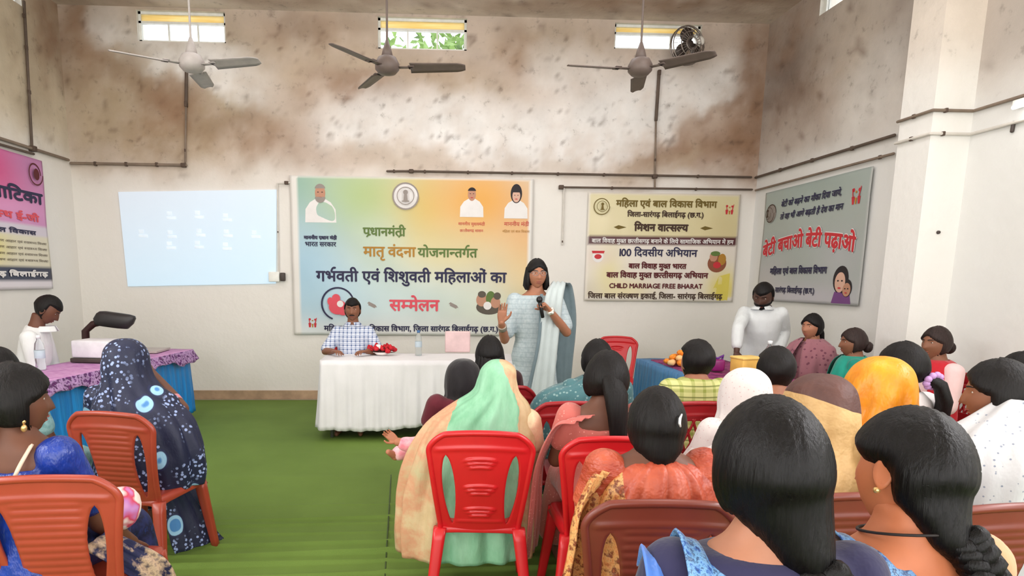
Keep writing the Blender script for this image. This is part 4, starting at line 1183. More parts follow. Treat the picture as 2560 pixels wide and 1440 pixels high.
def strip(p, nm, pts, wid, mats, n=30, m=10, fold=.006, nf=3, thick=.004):
    """hanging cloth band: pts centre line, wid list of half width vectors"""
    bm = bmesh.new(); rows = []
    pts = [tuple(q) for q in pts]; wid = [tuple(q) for q in wid]
    for j in range(n+1):
        c = V(cat(pts, j/n)); w_ = V(cat(wid, j/n)); row = []
        nrm = w_.cross(V(cat(pts, min(1, j/n+.02)))-V(cat(pts, max(0, j/n-.02)))).normalized()
        for i in range(m+1):
            a = i/m*2-1; row.append(bm.verts.new(c+w_*a+nrm*fold*(sin(nf*a*pi+j*.12)+.5*NZ.noise(V((a*2, j*.2, pts[0][0]*9))))))
        rows.append(row)
    ring_faces(bm, rows, False)
    o = link(nm, bm, mats, p.t); so = o.modifiers.new('s', 'SOLIDIFY'); so.thickness = thick; so.offset = 0; return o
def LP(px, py, Y, P0, rz):
    """a point of the photo at distance Y in the local frame of a figure whose head is at P0=(px,py,Y)"""
    h = at(*P0); d = at(px, py, Y)-V((h.x, h.y, 0)); return M.Rotation(R(-rz), 3, 'Z') @ d
# ================================================================ CHAIRS
RED = plain('red_plastic', (196, 26, 34), .32, .5, .06); BRNP = plain('brown_plastic', (116, 50, 38), .36, .5, .08); ORB = plain('orange_brown_plastic', (158, 62, 44), .34, .5, .08); DRED = plain('dark_red_plastic', (160, 26, 34), .34, .5, .06)
def cpos(px, py, rz, z=.865):
    p = onz(px, py, z); d = M.Rotation(R(rz), 3, 'Z') @ V((0, .29, 0)); return V((p.x+d.x, p.y+d.y, 0))
PC = {}
def chair(key, style, mat, label, px, py, rz):
    loc = cpos(px, py, rz); k = (style, mat.name)
    if k in PC: t = dup(PC[k], loc, rz, label)
    else: t = PC[k] = make_chair(style, mat, label, loc, rz)
    return t
chair('front', 'arcs', RED, 'red plastic chair with arc ribs, carrying the woman in the mint veil', 1203, 1083, -4)
chair('B', 'lattice', RED, 'red lattice-back chair right of the mint veiled woman', 1545, 1097, -3)
chair('C', 'lattice', DRED, 'dark red chair behind the standing speaker, left of the salmon blouse', 1440, 1008, -2)
chair('D', 'lattice', DRED, 'dark red lattice-back chair under the person in lime plaid', 1760, 1008, 0)
chair('A', 'ribs', BRNP, 'brown ribbed plastic chair under the woman in orange saree', 1662, 1258, -3)
chair('R', 'ribs', BRNP, 'brown plastic chair seen between the two braided women in front', 2150, 1240, 2)
chair('FR', 'ribs', BRNP, 'brown plastic chair at the lower right picture edge', 2520, 1268, 6)
chair('L', 'ribs', ORB, 'orange-brown ribbed chair in the lower left picture corner', 100, 1196, 4)
chair('L2', 'ribs', ORB, 'orange-brown chair under the woman in the navy batik veil', 262, 1034, -12)
e = at(1557, 832, 6.9)
def put_chair(style, mat, label, x, y, rz): return dup(PC[(style, mat.name)], V((x, y, 0)), rz, label)
put_chair('arcs', RED, 'empty red plastic chair standing against the back wall', e.x, 7.0, 168)

# ================================================================ TABLES
def table(nm, label, x0, x1, y0, y1, h, loc, rz):
    t = thing(nm, label, 'table', loc, rz)
    wood = plain('table_board', (120, 92, 70), .6); leg = plain('table_leg_grey', (120, 120, 120), .4, metal=.5)
    bm = bmesh.new(); box(bm, ((x0+x1)/2, (y0+y1)/2, h-.0175), (x1-x0, y1-y0, .035), bev=.005); link('tabletop', bm, wood, t)
    for x in (x0+.08, x1-.08):
        for y in (y0+.08, y1-.08):
            bm = bmesh.new(); tube(bm, [(x, y, .012), (x, y, h-.04)], .016, 10, cap=False); link('leg', bm, leg, t)
    return t
def tcloth(nm, label, cat_, mats, x0, x1, y0, y1, zt_, hem, loc, rz, fold=.018, nf=34, seed=0, gap=.008, hemf=None, flare=.03, thick=.004, top_mat=0, skirt_mat=0, zoff=0, rows=16, sub=5):
    bm = bmesh.new(); x0 -= gap; x1 += gap; y0 -= gap; y1 += gap; rc = .035; P = []
    per = 260; segs = [((x0+rc, y0), (x1-rc, y0)), ((x1, y0+rc), (x1, y1-rc)), ((x1-rc, y1), (x0+rc, y1)), ((x0, y1-rc), (x0, y0+rc))]
    tot = sum((V((*a, 0))-V((*b, 0))).length for a, b in segs)
    for (a, b), nn, cc, a0 in zip(segs, ((0, -1), (1, 0), (0, 1), (-1, 0)), ((x1-rc, y0+rc), (x1-rc, y1-rc), (x0+rc, y1-rc), (x0+rc, y0+rc)), (-90, 0, 90, 180)):
        k = max(6, int(per*(V((*a, 0))-V((*b, 0))).length/tot))
        for i in range(k): f = i/k; P.append(((a[0]+(b[0]-a[0])*f, a[1]+(b[1]-a[1])*f), nn))
        for i in range(5):
            an = R(a0+90*i/5); P.append(((cc[0]+rc*cos(an), cc[1]+rc*sin(an)), (cos(an), sin(an))))
    rings = []; cx, cy = (x0+x1)/2, (y0+y1)/2
    for k in range(1, sub+1):
        f = k/sub; rings.append([bm.verts.new((cx+(p[0]-cx)*f, cy+(p[1]-cy)*f, zt_+zoff+.003*NZ.noise(V((p[0]*f*6, p[1]*f*6, seed))))) for p, n_ in P])
    for k in range(1, rows+1):
        f = k/rows; ring = []
        for i, (p, n_) in enumerate(P):
            s_ = i/len(P); h_ = hemf(p[0], p[1]) if hemf else hem
            h_ += .012*sin(s_*31+seed)
            o = (fold*(sin(2*pi*nf*s_+seed)+.5*sin(2*pi*nf*2.3*s_+1+seed)+.5*NZ.noise(V((s_*40, f*2, seed))))*f**.7+flare*f)
            o = max(o, .001)
            ring.append(bm.verts.new((p[0]+n_[0]*o, p[1]+n_[1]*o, zt_+zoff-.006-(zt_-h_)*f)))
        rings.append(ring)
    ring_faces(bm, rings); bm.faces.new(rings[0])
    for f in bm.faces: f.material_index = top_mat if f.calc_center_median().z > zt_+zoff-.008 else skirt_mat
    o = link(nm, bm, mats); o.location = loc; o.rotation_euler = (0, 0, R(rz)); so = o.modifiers.new('s', 'SOLIDIFY'); so.thickness = thick; so.offset = 1
    return tag(o, label, cat_)
CWH = cloth('white_table_linen', (226, 224, 226), .04, .75, 5, .25)
TZ = .745
p0, p1 = onz(792, 902, TZ+.01), onz(1300, 908, TZ+.01)
x0, x1, y0 = p0.x+.03, p1.x, p0.y+.02
T2 = table('folding_table', 'table under the white cloth, before the big middle banner', x0, x1, y0, y0+.62, TZ, (0, 0, 0), 0)
tcloth('tablecloth', 'white pleated cloth over the middle table', 'tablecloth', CWH, x0, x1, y0, y0+.62, TZ, .16, (0, 0, .006), 0, .020, 30, 2, hemf=lambda x, y: .085+.05*max(0, min(1, (x-x0)/.5))+.02*sin(x*4), flare=.045)
# left blue table
BLU, nt, b = newmat('blue_satin_skirt'); v = noise(nt, mapping(nt, (30, 30, 1.2)), 1, 3)
setc(nt, b, ramp(nt, v, [(.3, lin((8, 112, 190))), (.7, lin((24, 146, 226)))])); b.inputs['Roughness'].default_value = .45; bump(nt, b, v, .5, .02)
BATIK = patchy('purple_batik', [(52, 22, 62), (96, 40, 108), (186, 150, 196), (70, 30, 80), (122, 56, 120)], 16, .7, (1, 1, 1.2))
LILAC = patchy('lilac_batik', [(112, 56, 124), (176, 110, 172), (206, 160, 200), (190, 130, 184), (150, 84, 150)], 9, .7, (.6, 4, 1))
a_ = onz(478, 878, TZ); b_ = onz(105, 962, TZ)
dv = V((a_.x-b_.x, a_.y-b_.y, 0)); Lt = dv.length; rz1 = math.degrees(atan2(-dv.x, dv.y))
T1loc = V((b_.x, b_.y, 0))
table('long_table', 'long table under the blue cloth at the left', -.53, -.03, .0, Lt, TZ, T1loc, rz1)
tcloth('table_skirt', 'bright blue satin cloth hanging over the long left table', 'tablecloth', BLU, -.53, -.03, .0, Lt, TZ, .10, T1loc+V((0, 0, .006)), rz1, .009, 60, 5, flare=.03)
tcloth('batik_cloth', 'purple and lilac batik cloth lying over the blue table skirt', 'cloth', [LILAC, BATIK], -.55, .0, .0, Lt+.03, TZ+.006, .665, T1loc+V((0, 0, .008)), rz1, .006, 30, 9, gap=.012, hemf=lambda x, y: .655+.02*sin(y*9)+.012*sin(y*23), top_mat=0, skirt_mat=1, rows=5, flare=.045)
def t1(x, y, z=TZ+.022): return M.Rotation(R(rz1), 3, 'Z') @ V((x, y, 0))+T1loc+V((0, 0, z))
# things on the left table
bm = bmesh.new(); box(bm, (0, 0, .012), (.30, .36, .022), bev=.004)
q = onz(425, 857, TZ+.05); o = link('document_folder', bm, plain('grey_folder', (176, 166, 160), .5), smooth=False); o.location = t1(-.30, Lt-.28, TZ+.023); o.rotation_euler = (0, 0, R(rz1+8)); tag(o, 'flat grey folder lying at the far end of the left table', 'folder')
PRJ = t1(-.30, Lt-1.05, TZ+.023)
t = thing('projector', 'white projector on dark base on the left table behind the batik veil', 'projector', PRJ, -8)
bm = bmesh.new(); box(bm, (0, 0, .115), (.34, .26, .15), bev=.015); link('housing', bm, plain('projector_white', (226, 224, 228), .4), t)
bm = bmesh.new(); box(bm, (.0, 0, .02), (.36, .28, .038), bev=.008); link('base', bm, DK, t)
bm = bmesh.new(); lathe(bm, [(.045, 0), (.045, .03), (.03, .035)], 18, M.Translation((.09, .13, .12)) @ M.Rotation(R(-90), 4, 'X')); link('lens', bm, DK, t)
# dark padded rest on a curved arm, and the brown chair under it
q = at(284, 803, 6.5)
t = thing('headrest', 'black rounded padded rest on a curved dark arm behind the left table', 'headrest', (q.x, q.y, 0), 0)
bm = bmesh.new(); loft(bm, [(-.055, .10, .035, -.03), (-.05, .14, .05, -.015), (0, .168, .06, .0), (.05, .165, .055, .02), (.07, .15, .04, .028), (.078, .11, .02, .03)], 28, 3.0, M.Translation((0, 0, q.z)) @ M.Rotation(R(8), 4, 'Y') @ M.Scale(1.13, 4)); link('pad', bm, plain('black_vinyl', (44, 42, 44), .45, .5, bmp=.1), t)
bm = bmesh.new(); tube(bm, [(-.12, 0, q.z-.01), (-.20, .0, q.z-.03), (-.28, 0, q.z-.10), (-.30, 0, .5), (-.30, 0, .05)], [.035, .034, .036, .036, .03], 10); link('arm', bm, plain('dark_maroon_frame', (58, 34, 34), .5), t)
bm = bmesh.new(); 
for k in range(5): a = 2*pi*k/5; tube(bm, [(-.30, 0, .06), (-.30+.24*cos(a), .24*sin(a), .03)], [.022, .016], 8)
link('base', bm, DK, t)
put_chair('ribs', BRNP, 'maroon-brown chair behind the left table beside the man in white', at(182, 850, 6.25).x, 6.25, 165)
# bottles
BOT, nt, b = newmat('clear_bottle_plastic'); b.inputs['Transmission Weight'].default_value = .9; b.inputs['Roughness'].default_value = .08; b.inputs['IOR'].default_value = 1.2; setc(nt, b, (.86, .9, .92))
CAPB = plain('bottle_cap_blue', (70, 110, 160), .4); LAB = plain('bottle_label', (190, 206, 216), .5); CAPW = plain('bottle_cap_white', (224, 226, 230), .4)
def bottle(label, loc, s_=1, cap=CAPB):
    t = thing('water_bottle', label, 'bottle', loc, 0, 'plastic water bottles')
    bm = bmesh.new(); lathe(bm, [(.02, .0), (.032, .003), (.034, .02), (.031, .05), (.034, .08), (.034, .15), (.028, .19), (.014, .215), (.013, .235)], 20, M.Scale(s_, 4)); link('bottle_body', bm, BOT, t)
    bm = bmesh.new(); lathe(bm, [(.0155, .226), (.0155, .248), (.010, .25)], 16, M.Scale(s_, 4)); link('cap', bm, cap, t)
    bm = bmesh.new(); lathe(bm, [(.0348, .085), (.0352, .086), (.0352, .14), (.0348, .141)], 20, M.Scale(s_, 4)); link('label', bm, LAB, t)
q = onz(42, 908, TZ+.03); bottle('clear water bottle at the near end of the left table', t1(-.42, .55), 1.1, CAPW)
q = onz(1046, 893, TZ+.01); bottle('clear water bottle on the white middle table', V((q.x, q.y+.12, TZ+.012)), 1.0)
q = onz(1135, 890, TZ+.01)
# pale pink file standing on the middle table
bm = bmesh.new(); box(bm, (0, 0, .11), (.26, .05, .22), bev=.012); o = link('file_box', bm, plain('pale_pink_card', (226, 196, 196), .7), smooth=False); o.location = (q.x+.05, q.y+.3, TZ+.012); tag(o, 'pale pink file box on the white table behind the dark heads', 'box')
# red flower bouquet
q = onz(952, 893, TZ+.01)
t = thing('flower_bouquet', 'red rose bouquet lying on the white table before the checked shirt', 'bouquet', (q.x, q.y+.14, TZ+.012), 0)
ROSE = patchy('rose_red', [(120, 10, 22), (196, 24, 40), (214, 60, 66)], 40, .6); LF = plain('dark_leaf', (70, 40, 40), .6); WR = plain('white_wrapper', (236, 226, 222), .4)
for k in range(11):
    a = k*2.4; r_ = .03+.032*sqrt(k); c = V((r_*cos(a)*1.05, r_*sin(a)*.6, .045+.03*(1-k/11)+.015*(k % 2)))
    bm = bmesh.new()
    for m_ in range(3): ball(bm, c+V((.006*cos(m_*2), .006*sin(m_*2), .008*m_)), (.030-.007*m_, .030-.007*m_, .022), 10)
    link('rose', bm, ROSE, t)
bm = bmesh.new()
for k in range(14):
    a = k*.45; tube(bm, [(.06*cos(a), .04*sin(a), .03), (.13*cos(a), .08*sin(a), .03+.03*(k % 3))], [.022, .004], 6, flat=.3)
link('leaves', bm, LF, t)
bm = bmesh.new(); lathe(bm, [(.02, 0), (.06, .005), (.11, .04), (.105, .045), (.05, .012)], 18, M.Scale(.8, 4)); ball(bm, (-.03, -.05, .09), (.03, .012, .025)); link('wrapper', bm, WR, t)

# right table with maroon cloth
c0 = onz(1612, 908, TZ); c1 = onz(1702, 935, TZ)
X0 = c0.x; table('long_table', 'long table under the blue and maroon cloths at the right', X0+.02, X0+.78, 4.75, 6.15, TZ, (0, 0, 0), 0)
BLUD, nt, b = newmat('blue_satin_dull'); v = noise(nt, mapping(nt, (30, 30, 1.2)), 1, 3)
setc(nt, b, ramp(nt, v, [(.3, lin((38, 96, 146))), (.7, lin((58, 128, 178)))])); b.inputs['Roughness'].default_value = .5; bump(nt, b, v, .5, .02)
MARB = patchy('maroon_batik', [(64, 20, 56), (110, 34, 84), (150, 60, 110), (84, 24, 66)], 14, .7)
tcloth('table_skirt', 'dull blue satin cloth over the right table', 'tablecloth', BLUD, X0+.02, X0+.78, 4.75, 6.15, TZ, .12, (0, 0, .006), 0, .009, 50, 15)
tcloth('batik_cloth', 'maroon batik cloth lying on the right table', 'cloth', MARB, X0+.12, X0+.80, 4.72, 6.0, TZ+.006, .66, (0, 0, .008), 0, .006, 30, 19, gap=.012, rows=5, flare=.035)
zt2 = TZ+.026
def onT(px, py): q = onz(px, py, zt2); return V((q.x, q.y, zt2))
q = V((X0+.24, 5.55, zt2)); t = thing('marigold_garland', 'orange marigold heap in a packet on the right table', 'flowers', q, 0)
MAG = patchy('marigold', [(206, 90, 20), (236, 140, 40), (240, 170, 80)], 60, .7)
for k in range(26):
    bm = bmesh.new(); lv = 0 if k < 14 else (1 if k < 22 else 2); an_ = k*2.4; rr_ = (.035+.030*sqrt(k % 14)) if lv == 0 else ((.045+.02*(k % 3)) if lv == 1 else .025); c = V((rr_*cos(an_)*1.1, rr_*sin(an_)*.9, .026+.040*lv)); ball(bm, c, (.034, .034, .026), 10); link('marigold', wrinkle_bm(bm, .006, 60), MAG if k % 4 else plain('pale_marigold', (236, 190, 130), .7), t)
q = V((X0+.56, 5.05, zt2)); t = thing('sweet_box', 'yellow box standing on the maroon cloth of the right table', 'box', q, 12)
bm = bmesh.new(); box(bm, (0, 0, .06), (.20, .16, .12), bev=.012); link('box_body', bm, plain('yellow_card', (238, 190, 96), .6), t)
bm = bmesh.new(); box(bm, (0, 0, .125), (.208, .168, .022), bev=.008); link('lid', bm, plain('yellow_card_lid', (244, 206, 120), .6), t)
q = V((X0+.36, 5.15, zt2)); t = thing('gift_packet', 'magenta packet left of the yellow box on the right table', 'packet', q, 0)
bm = bmesh.new(); box(bm, (0, 0, .05), (.11, .09, .10), bev=.02); link('packet_body', wrinkle_bm(bm, .004, 20), plain('magenta_foil', (128, 30, 100), .35), t)
bm = bmesh.new(); tube(bm, [(-.04, 0, .10), (-.05, 0, .13), (0, 0, .105), (.05, 0, .13), (.04, 0, .10)], .01, 6); link('bow', bm, plain('purple_ribbon', (96, 40, 130), .4), t)
q = V((X0+.70, 4.98, zt2)); t = thing('paper_cup', 'white paper cup right of the yellow box', 'cup', q, 0)
bm = bmesh.new(); lathe(bm, [(.028, 0), (.036, .10), (.038, .102), (.033, .098), (.026, .008)], 18); link('cup_body', bm, plain('paper_cup', (220, 216, 206), .5), t)
bm = bmesh.new(); lathe(bm, [(.0365, .04), (.0385, .041), (.040, .07), (.0375, .071)], 18); link('cup_band', bm, plain('cup_band_green', (96, 104, 60), .5), t)
# ================================================================ PEOPLE
def bighair(p, tie, sag, thick=.022, ear=0):
    """smooth hair mass gathered towards the tie point at the nape (head frame)"""
    hs = p.hs; P, Fc = head_verts(hs); bm = bmesh.new(); vs = []
    for q in P:
        d = V((q.x/.077, q.y/.097, q.z/.116))/hs; d.normalize()
        m_ = smooth01(.50-.55*abs(d.x)**1.5, .60-.45*abs(d.x)**1.5, d.z) if d.y > .22 else smooth01(-.72, -.58, d.z+.75*max(0, d.y+.05))
        if ear and q.x*ear > 0: m_ *= 1-min(1, 1.5*exp(-((q.y/hs-.006)/.034)**4-((q.z/hs+.050)/.060)**4))
        vs.append(bm.verts.new(q+d*(thick*1.1*m_-.010*(1-m_))))
    for f in Fc:
        try: bm.faces.new([vs[i] for i in f])
        except ValueError: pass
    bmesh.ops.remove_doubles(bm, verts=bm.verts, dist=1e-5)
    for a in range(-70, 71, 14):
        if ear and a*ear > 50: continue
        x, y = sin(R(a)), -cos(R(a)); s0 = V((.060*x, .074*y-.004, .03))*hs; m1 = V((.058*x, .074*y-.010, -.065))*hs+V((tie[0]*.25, 0, 0))
        tube(bm, [s0, m1, m1.lerp(V(tie), .5)+V((.004*x, -.006, sag)), V(tie)], [.034, .032, .025, .020], 10)
    me = remesh(bm, .007, 16)
    for v in me.vertices:
        a = atan2(v.co.x, -v.co.y); v.co += v.co.normalized()*(.0006*sin(a*60+v.co.z*8)+.002*NZ.noise(V((a*6, v.co.z*4, p.rz))))
        v.co = p.MH @ v.co
    return link('hair', me, p.hairm, p.t)
SKB = (134, 88, 66); SKD = (104, 66, 50); SKM = (166, 112, 86); SKL = (176, 116, 88)
# --- staff at the front
WSH = cloth('white_shirt', (222, 224, 224), .03, .75, 9, .3)
P0 = (114, 735, 5.5)
p = Person('man in a white shirt bent over the left table', *P0, rz=-78, sk=SKD, lean=12, hpit=24, hs=1.02, hyaw=6, topmat=WSH, top='shirt', sleeve=1.7, low='pants', lowmat=cloth('navy_trousers', (44, 48, 66)), hair='short', thick=.014, face=True, group='people at the front')
p.drape('collar', [(-.222*p.u, .062, .066, 0, -.018, 14), (-.228*p.u, .070, .072, 0, -.02, 12), (-.258*p.u, .098, .092, 0, -.022, 16)], WSH, fold=.0, rows=6)
put_chair('ribs', BRNP, 'brown chair holding the man in white at the left table', p.t.location.x-.02, p.t.location.y, -90)
CHK = checks('check_shirt', (214, 220, 232), (84, 104, 148), 24, .3, line2=(120, 136, 170))
P0 = (881, 744, 6.55)
p = Person('man in a blue and white checked shirt sitting behind the white table', *P0, rz=180, sk=SKB, topmat=CHK, top='shirt', sleeve=.9, low='pants', lowmat=cloth('grey_trousers', (70, 72, 80)), hair='short', thick=.016, face=True, group='people at the front', arms={'w0': (-.16, .30, .80), 'w1': (.16, .30, .80), 'e0': (-.27, .12, .78), 'e1': (.27, .12, .78)})
bm = bmesh.new(); tube(bm, [p.MH @ V((x, .090-abs(x)*.5, -.046-.12*abs(x))) for x in (-.026, -.012, 0, .012, .026)], [.003, .006, .006, .006, .003], 7); link('moustache', bm, BROW, p.t)
p.drape('collar', [(-.222*p.u, .062, .066, 0, -.018, 14), (-.228*p.u, .070, .072, 0, -.02, 12), (-.258*p.u, .098, .092, 0, -.022, 16)], CHK, fold=.0, rows=6)
put_chair('arcs', RED, 'red chair hidden behind the white table under the man in checks', p.t.location.x, p.t.location.y+.02, 180)
# standing speaker
KUR, nt, b = newmat('pale_kurta'); o_ = sep(nt, mapping(nt, (1, 1, 1)))
l1 = mth(nt, 'LESS_THAN', mth(nt, 'FRACT', mth(nt, 'MULTIPLY', o_[2], 26)), .22)
v = noise(nt, mapping(nt, (60, 60, 40)), 1, 3)
c = ramp(nt, v, [(.3, lin((160, 176, 182))), (.7, lin((188, 199, 202)))])
setc(nt, b, mixc(nt, mth(nt, 'MULTIPLY', l1, .5), c, lin((150, 164, 172)))); b.inputs['Roughness'].default_value = .8
DUP = cloth('dupatta_pale', (186, 196, 196), .05, .8); DUPE = cloth('dupatta_slate', (106, 122, 128), .1, .8)
P0 = (1343, 646, 5.2); rz = 180
L = lambda px, py, Y=5.2: tuple(LP(px, py, Y, P0, 180))
p = Person('woman in a pale striped kurta standing and speaking into a microphone', *P0, rz=180, sk=SKM, standing=True, build=1.06, hs=.98, hyaw=4, topmat=KUR, top='kurta', sleeve=.80, long=.40, neck=.53, low='pants', lowmat=cloth('white_salwar', (220, 222, 220)), hair='bob', hairlong=.045, thick=.015, face=True, group='people at the front', vox=.010, loose=.014,
           arms={'e1': L(1262, 850, 5.12), 'w1': L(1254, 806, 4.95), 'd1': (-.06, .10, 1), 'p1': (-.1, 1, -.05), 'c1': .12,
                 'e0': L(1418, 832, 5.08), 'w0': L(1377, 778, 4.92), 'd0': (.62, .05, .62), 'p0': (.7, .2, -.7), 'c0': 1.15, 't0': 1})
p.facebits_glasses = p.facebits  # face parts already built
hs = p.hs; T = lambda q: p.MH @ (V(q)*hs); bm = bmesh.new()
for sx in (-1, 1):
    tube(bm, [T((sx*.033+.024*cos(2*pi*k/20), .099, .010+.018*sin(2*pi*k/20))) for k in range(21)], .0016, 6, cap=False)
    tube(bm, [T((sx*.057, .097, .014)), T((sx*.084, .02, .012)), T((sx*.084, -.015, 0))], .0016, 6)
tube(bm, [T((-.010, .101, .012)), T((.010, .101, .012))], .0018, 6); link('glasses', bm, plain('silver_wire', (150, 150, 152), .3, metal=.8), p.t)
strip(p, 'dupatta', [L(1392, 712, 5.30), L(1398, 706, 5.18), L(1388, 740, 5.03), L(1372, 850, 4.99), L(1360, 950, 4.98), L(1352, 1008, 4.97)], [(.05, 0, 0), (.055, 0, 0), (.075, .02, 0), (.085, .02, 0), (.09, .02, 0), (.10, .02, 0)], DUP, 36, 12, .007)
strip(p, 'dupatta_border', [L(1355, 735, 5.02), L(1348, 850, 4.965), L(1328, 950, 4.955), L(1312, 1010, 4.945)], [(.012, 0, 0), (.013, 0, 0), (.014, 0, 0), (.015, 0, 0)], DUPE, 24, 3, .002)
strip(p, 'dupatta_end', [L(1404, 708, 5.22), L(1412, 720, 5.33), L(1418, 800, 5.36), L(1412, 900, 5.36), L(1408, 985, 5.36)], [(.05, 0, 0), (.07, 0, 0), (.09, .02, 0), (.08, .02, 0), (.06, .02, 0)], [DUPE, DUP], 30, 8, .01)
sh, el, wr_ = p.arm[0]
bm = bmesh.new(); g = frame(wr_-el, (0, 1, 0)).to_4x4(); lathe(bm, [(.030, -.012), (.033, -.008), (.033, .008), (.030, .012)], 16, M.Translation(wr_) @ g); ball(bm, M.Translation(wr_) @ g @ V((0, .032, 0)), .012, 10); link('wrist_watch', bm, plain('watch_steel', (226, 222, 210), .25, metal=.6), p.t)
sh, el, wr_ = p.arm[1]
bm = bmesh.new(); lathe(bm, [(.033, -.09), (.037, -.086), (.037, -.05), (.033, -.046)], 16, M.Translation(wr_) @ frame(wr_-el, (0, 1, 0)).to_4x4()); link('bangles', bm, plain('bangle_grey', (150, 140, 128), .35, metal=.4), p.t)
# microphone in her hand
sh, el, wr_ = p.arm[0]; RW = M.Rotation(R(180), 3, 'Z'); dn = V((.62, .05, .62)).normalized(); f3 = frame(dn, (.7, .2, -.7)); pn = f3 @ V((0, 1, 0))
mc = RW @ (wr_+dn*.088+pn*.026)+p.t.location; ax = RW @ V((.25, .18, 1)).normalized()
mb = mc-ax*.10; mt = mc+ax*.07
t = thing('microphone', 'black handheld microphone in the standing speaker\'s hand', 'microphone', mb)
ax = mt-mb; g = frame(ax, (0, 1, 0)).to_4x4(); Lm = ax.length
bm = bmesh.new(); lathe(bm, [(.010, 0), (.0135, .004), (.0165, Lm*.75), (.012, Lm*.77)], 16, g); link('handle', bm, plain('mic_black', (26, 24, 26), .4), t)
bm = bmesh.new(); ball(bm, g @ V((0, 0, Lm*.86)), (.025, .025, .027), 16); link('grille', bm, plain('mic_grille', (48, 46, 48), .35, metal=.6), t)
# man in white at the right table
P0 = (1911, 704, 5.95)
p = Person('bearded man in a white shirt leaning over the right table', *P0, rz=152, sk=(78, 52, 42), standing=True, lean=14, hpit=8, hyaw=-14, build=1.02, hs=1.06, topmat=cloth('white_floral_shirt', (216, 220, 221), .04, .75, 14), top='shirt', sleeve=1.7, low='pants', lowmat=cloth('grey_trousers', (70, 72, 80)), hair='short', thick=.018, face=True, group='people at the front',
           arms={'e0': tuple(LP(1962, 830, 5.9, P0, 152)), 'w0': tuple(LP(1945, 893, 5.75, P0, 152)), 'e1': tuple(LP(1842, 825, 5.7, P0, 152)), 'w1': tuple(LP(1838, 885, 5.6, P0, 152))})
p.drape('collar', [(-.222*p.u, .062, .066, 0, -.018, 14), (-.228*p.u, .070, .072, 0, -.02, 12), (-.258*p.u, .098, .092, 0, -.022, 16)], MT['white_floral_shirt'], fold=.0, rows=6)
P, Fc = head_verts(p.hs); bm = bmesh.new(); vs = []
for q in P:
    z, y = q.z/p.hs, q.y/p.hs
    m_ = smooth01(-.03, -.05, z+.25*max(0, .05-y)*0)*smooth01(-.02, .02, y) * (1 if not (abs(q.x) < .024 and -.074 < z < -.052) else .2)
    d = q.normalized(); vs.append(bm.verts.new(p.MH @ (q+d*(.009*m_-.008*(1-m_)))))
for f in Fc:
    try: bm.faces.new([vs[i] for i in f])
    except ValueError: pass
link('beard', bm, hairmat(), p.t)
MAUVE = spots('mauve_print', (150, 98, 108), (112, 62, 78), 26, .3)
p = Person('woman in mauve with ponytail sitting behind the right table', 2033, 783, 5.4, rz=112, sk=SKM, topmat=MAUVE, sleeve=.9, top='kurta', low='skirt', lowmat=MAUVE, hair='cap', face=True, group='people at the front', hs=.93)
p.tail([(0, -.10, .01), (.0, -.135, -.06), (-.01, -.14, -.16), (0, -.13, -.26)], [.028, .03, .028, .012])
p.drape('dupatta', [(-.22, .09, .08, 0, -.01, 10), (-.27, .17, .12, 0, -.005, 8), (-.36, .225, .16, 0, .0, 10), (-.5, .235, .18, 0, .01, 14), (-.64, .23, .18, 0, .01, 16)], MAUVE, fold=.009)
put_chair('lattice', DRED, 'dark red chair of the woman in mauve behind the right table', p.t.location.x, p.t.location.y, 116)
p = Person('girl in a teal green top looking left behind the right table', 2136, 819, 4.85, rz=62, sk=SKB, topmat=cloth('teal_cloth', (16, 128, 112), .1, .6), top='kurta', sleeve=.9, low='skirt', lowmat=cloth('teal_cloth', (16, 128, 112)), hair='bun', face=True, hs=.93, hairm=hairmat('hair_dark_brown', (46, 34, 32)), hyaw=14)
p.drape('dupatta', [(-.22, .085, .085, 0, -.01, 20), (-.26, .16, .12, 0, -.005, 20), (-.34, .215, .15, 0, .0, 25), (-.45, .225, .17, 0, .01, 30), (-.56, .225, .17, 0, .01, 30)], cloth('teal_dupatta', (20, 140, 122), .12, .5), fold=.009)
put_chair('lattice', DRED, 'dark red chair of the girl in teal', p.t.location.x, p.t.location.y, 62)
REDJ = cloth('red_jacket', (186, 24, 40), .1, .6); PINKW = cloth('pale_pink_sleeve', (232, 196, 196), .05)
p = Person('girl in a red waistcoat with pale sleeves by the right wall', 2345, 815, 4.3, rz=92, sk=SKB, topmat=PINKW, top='blouse', sleeve=1.1, low='skirt', lowmat=cloth('pale_grey_skirt', (206, 200, 200)), hair='bun', face=True, hs=.95, hairm=hairmat('hair_dark_brown', (46, 34, 32)), hyaw=6)
p.drape('waistcoat', [(-.235, .08, .08, 0, -.015, 28), (-.265, .145, .115, 0, -.01, 30), (-.36, .186, .135, 0, -.005, 34), (-.5, .182, .14, 0, .0, 36), (-.66, .19, .15, 0, .0, 38)], REDJ, fold=.004)
put_chair('lattice', DRED, 'dark red chair of the girl in the red waistcoat', p.t.location.x, p.t.location.y, 92)

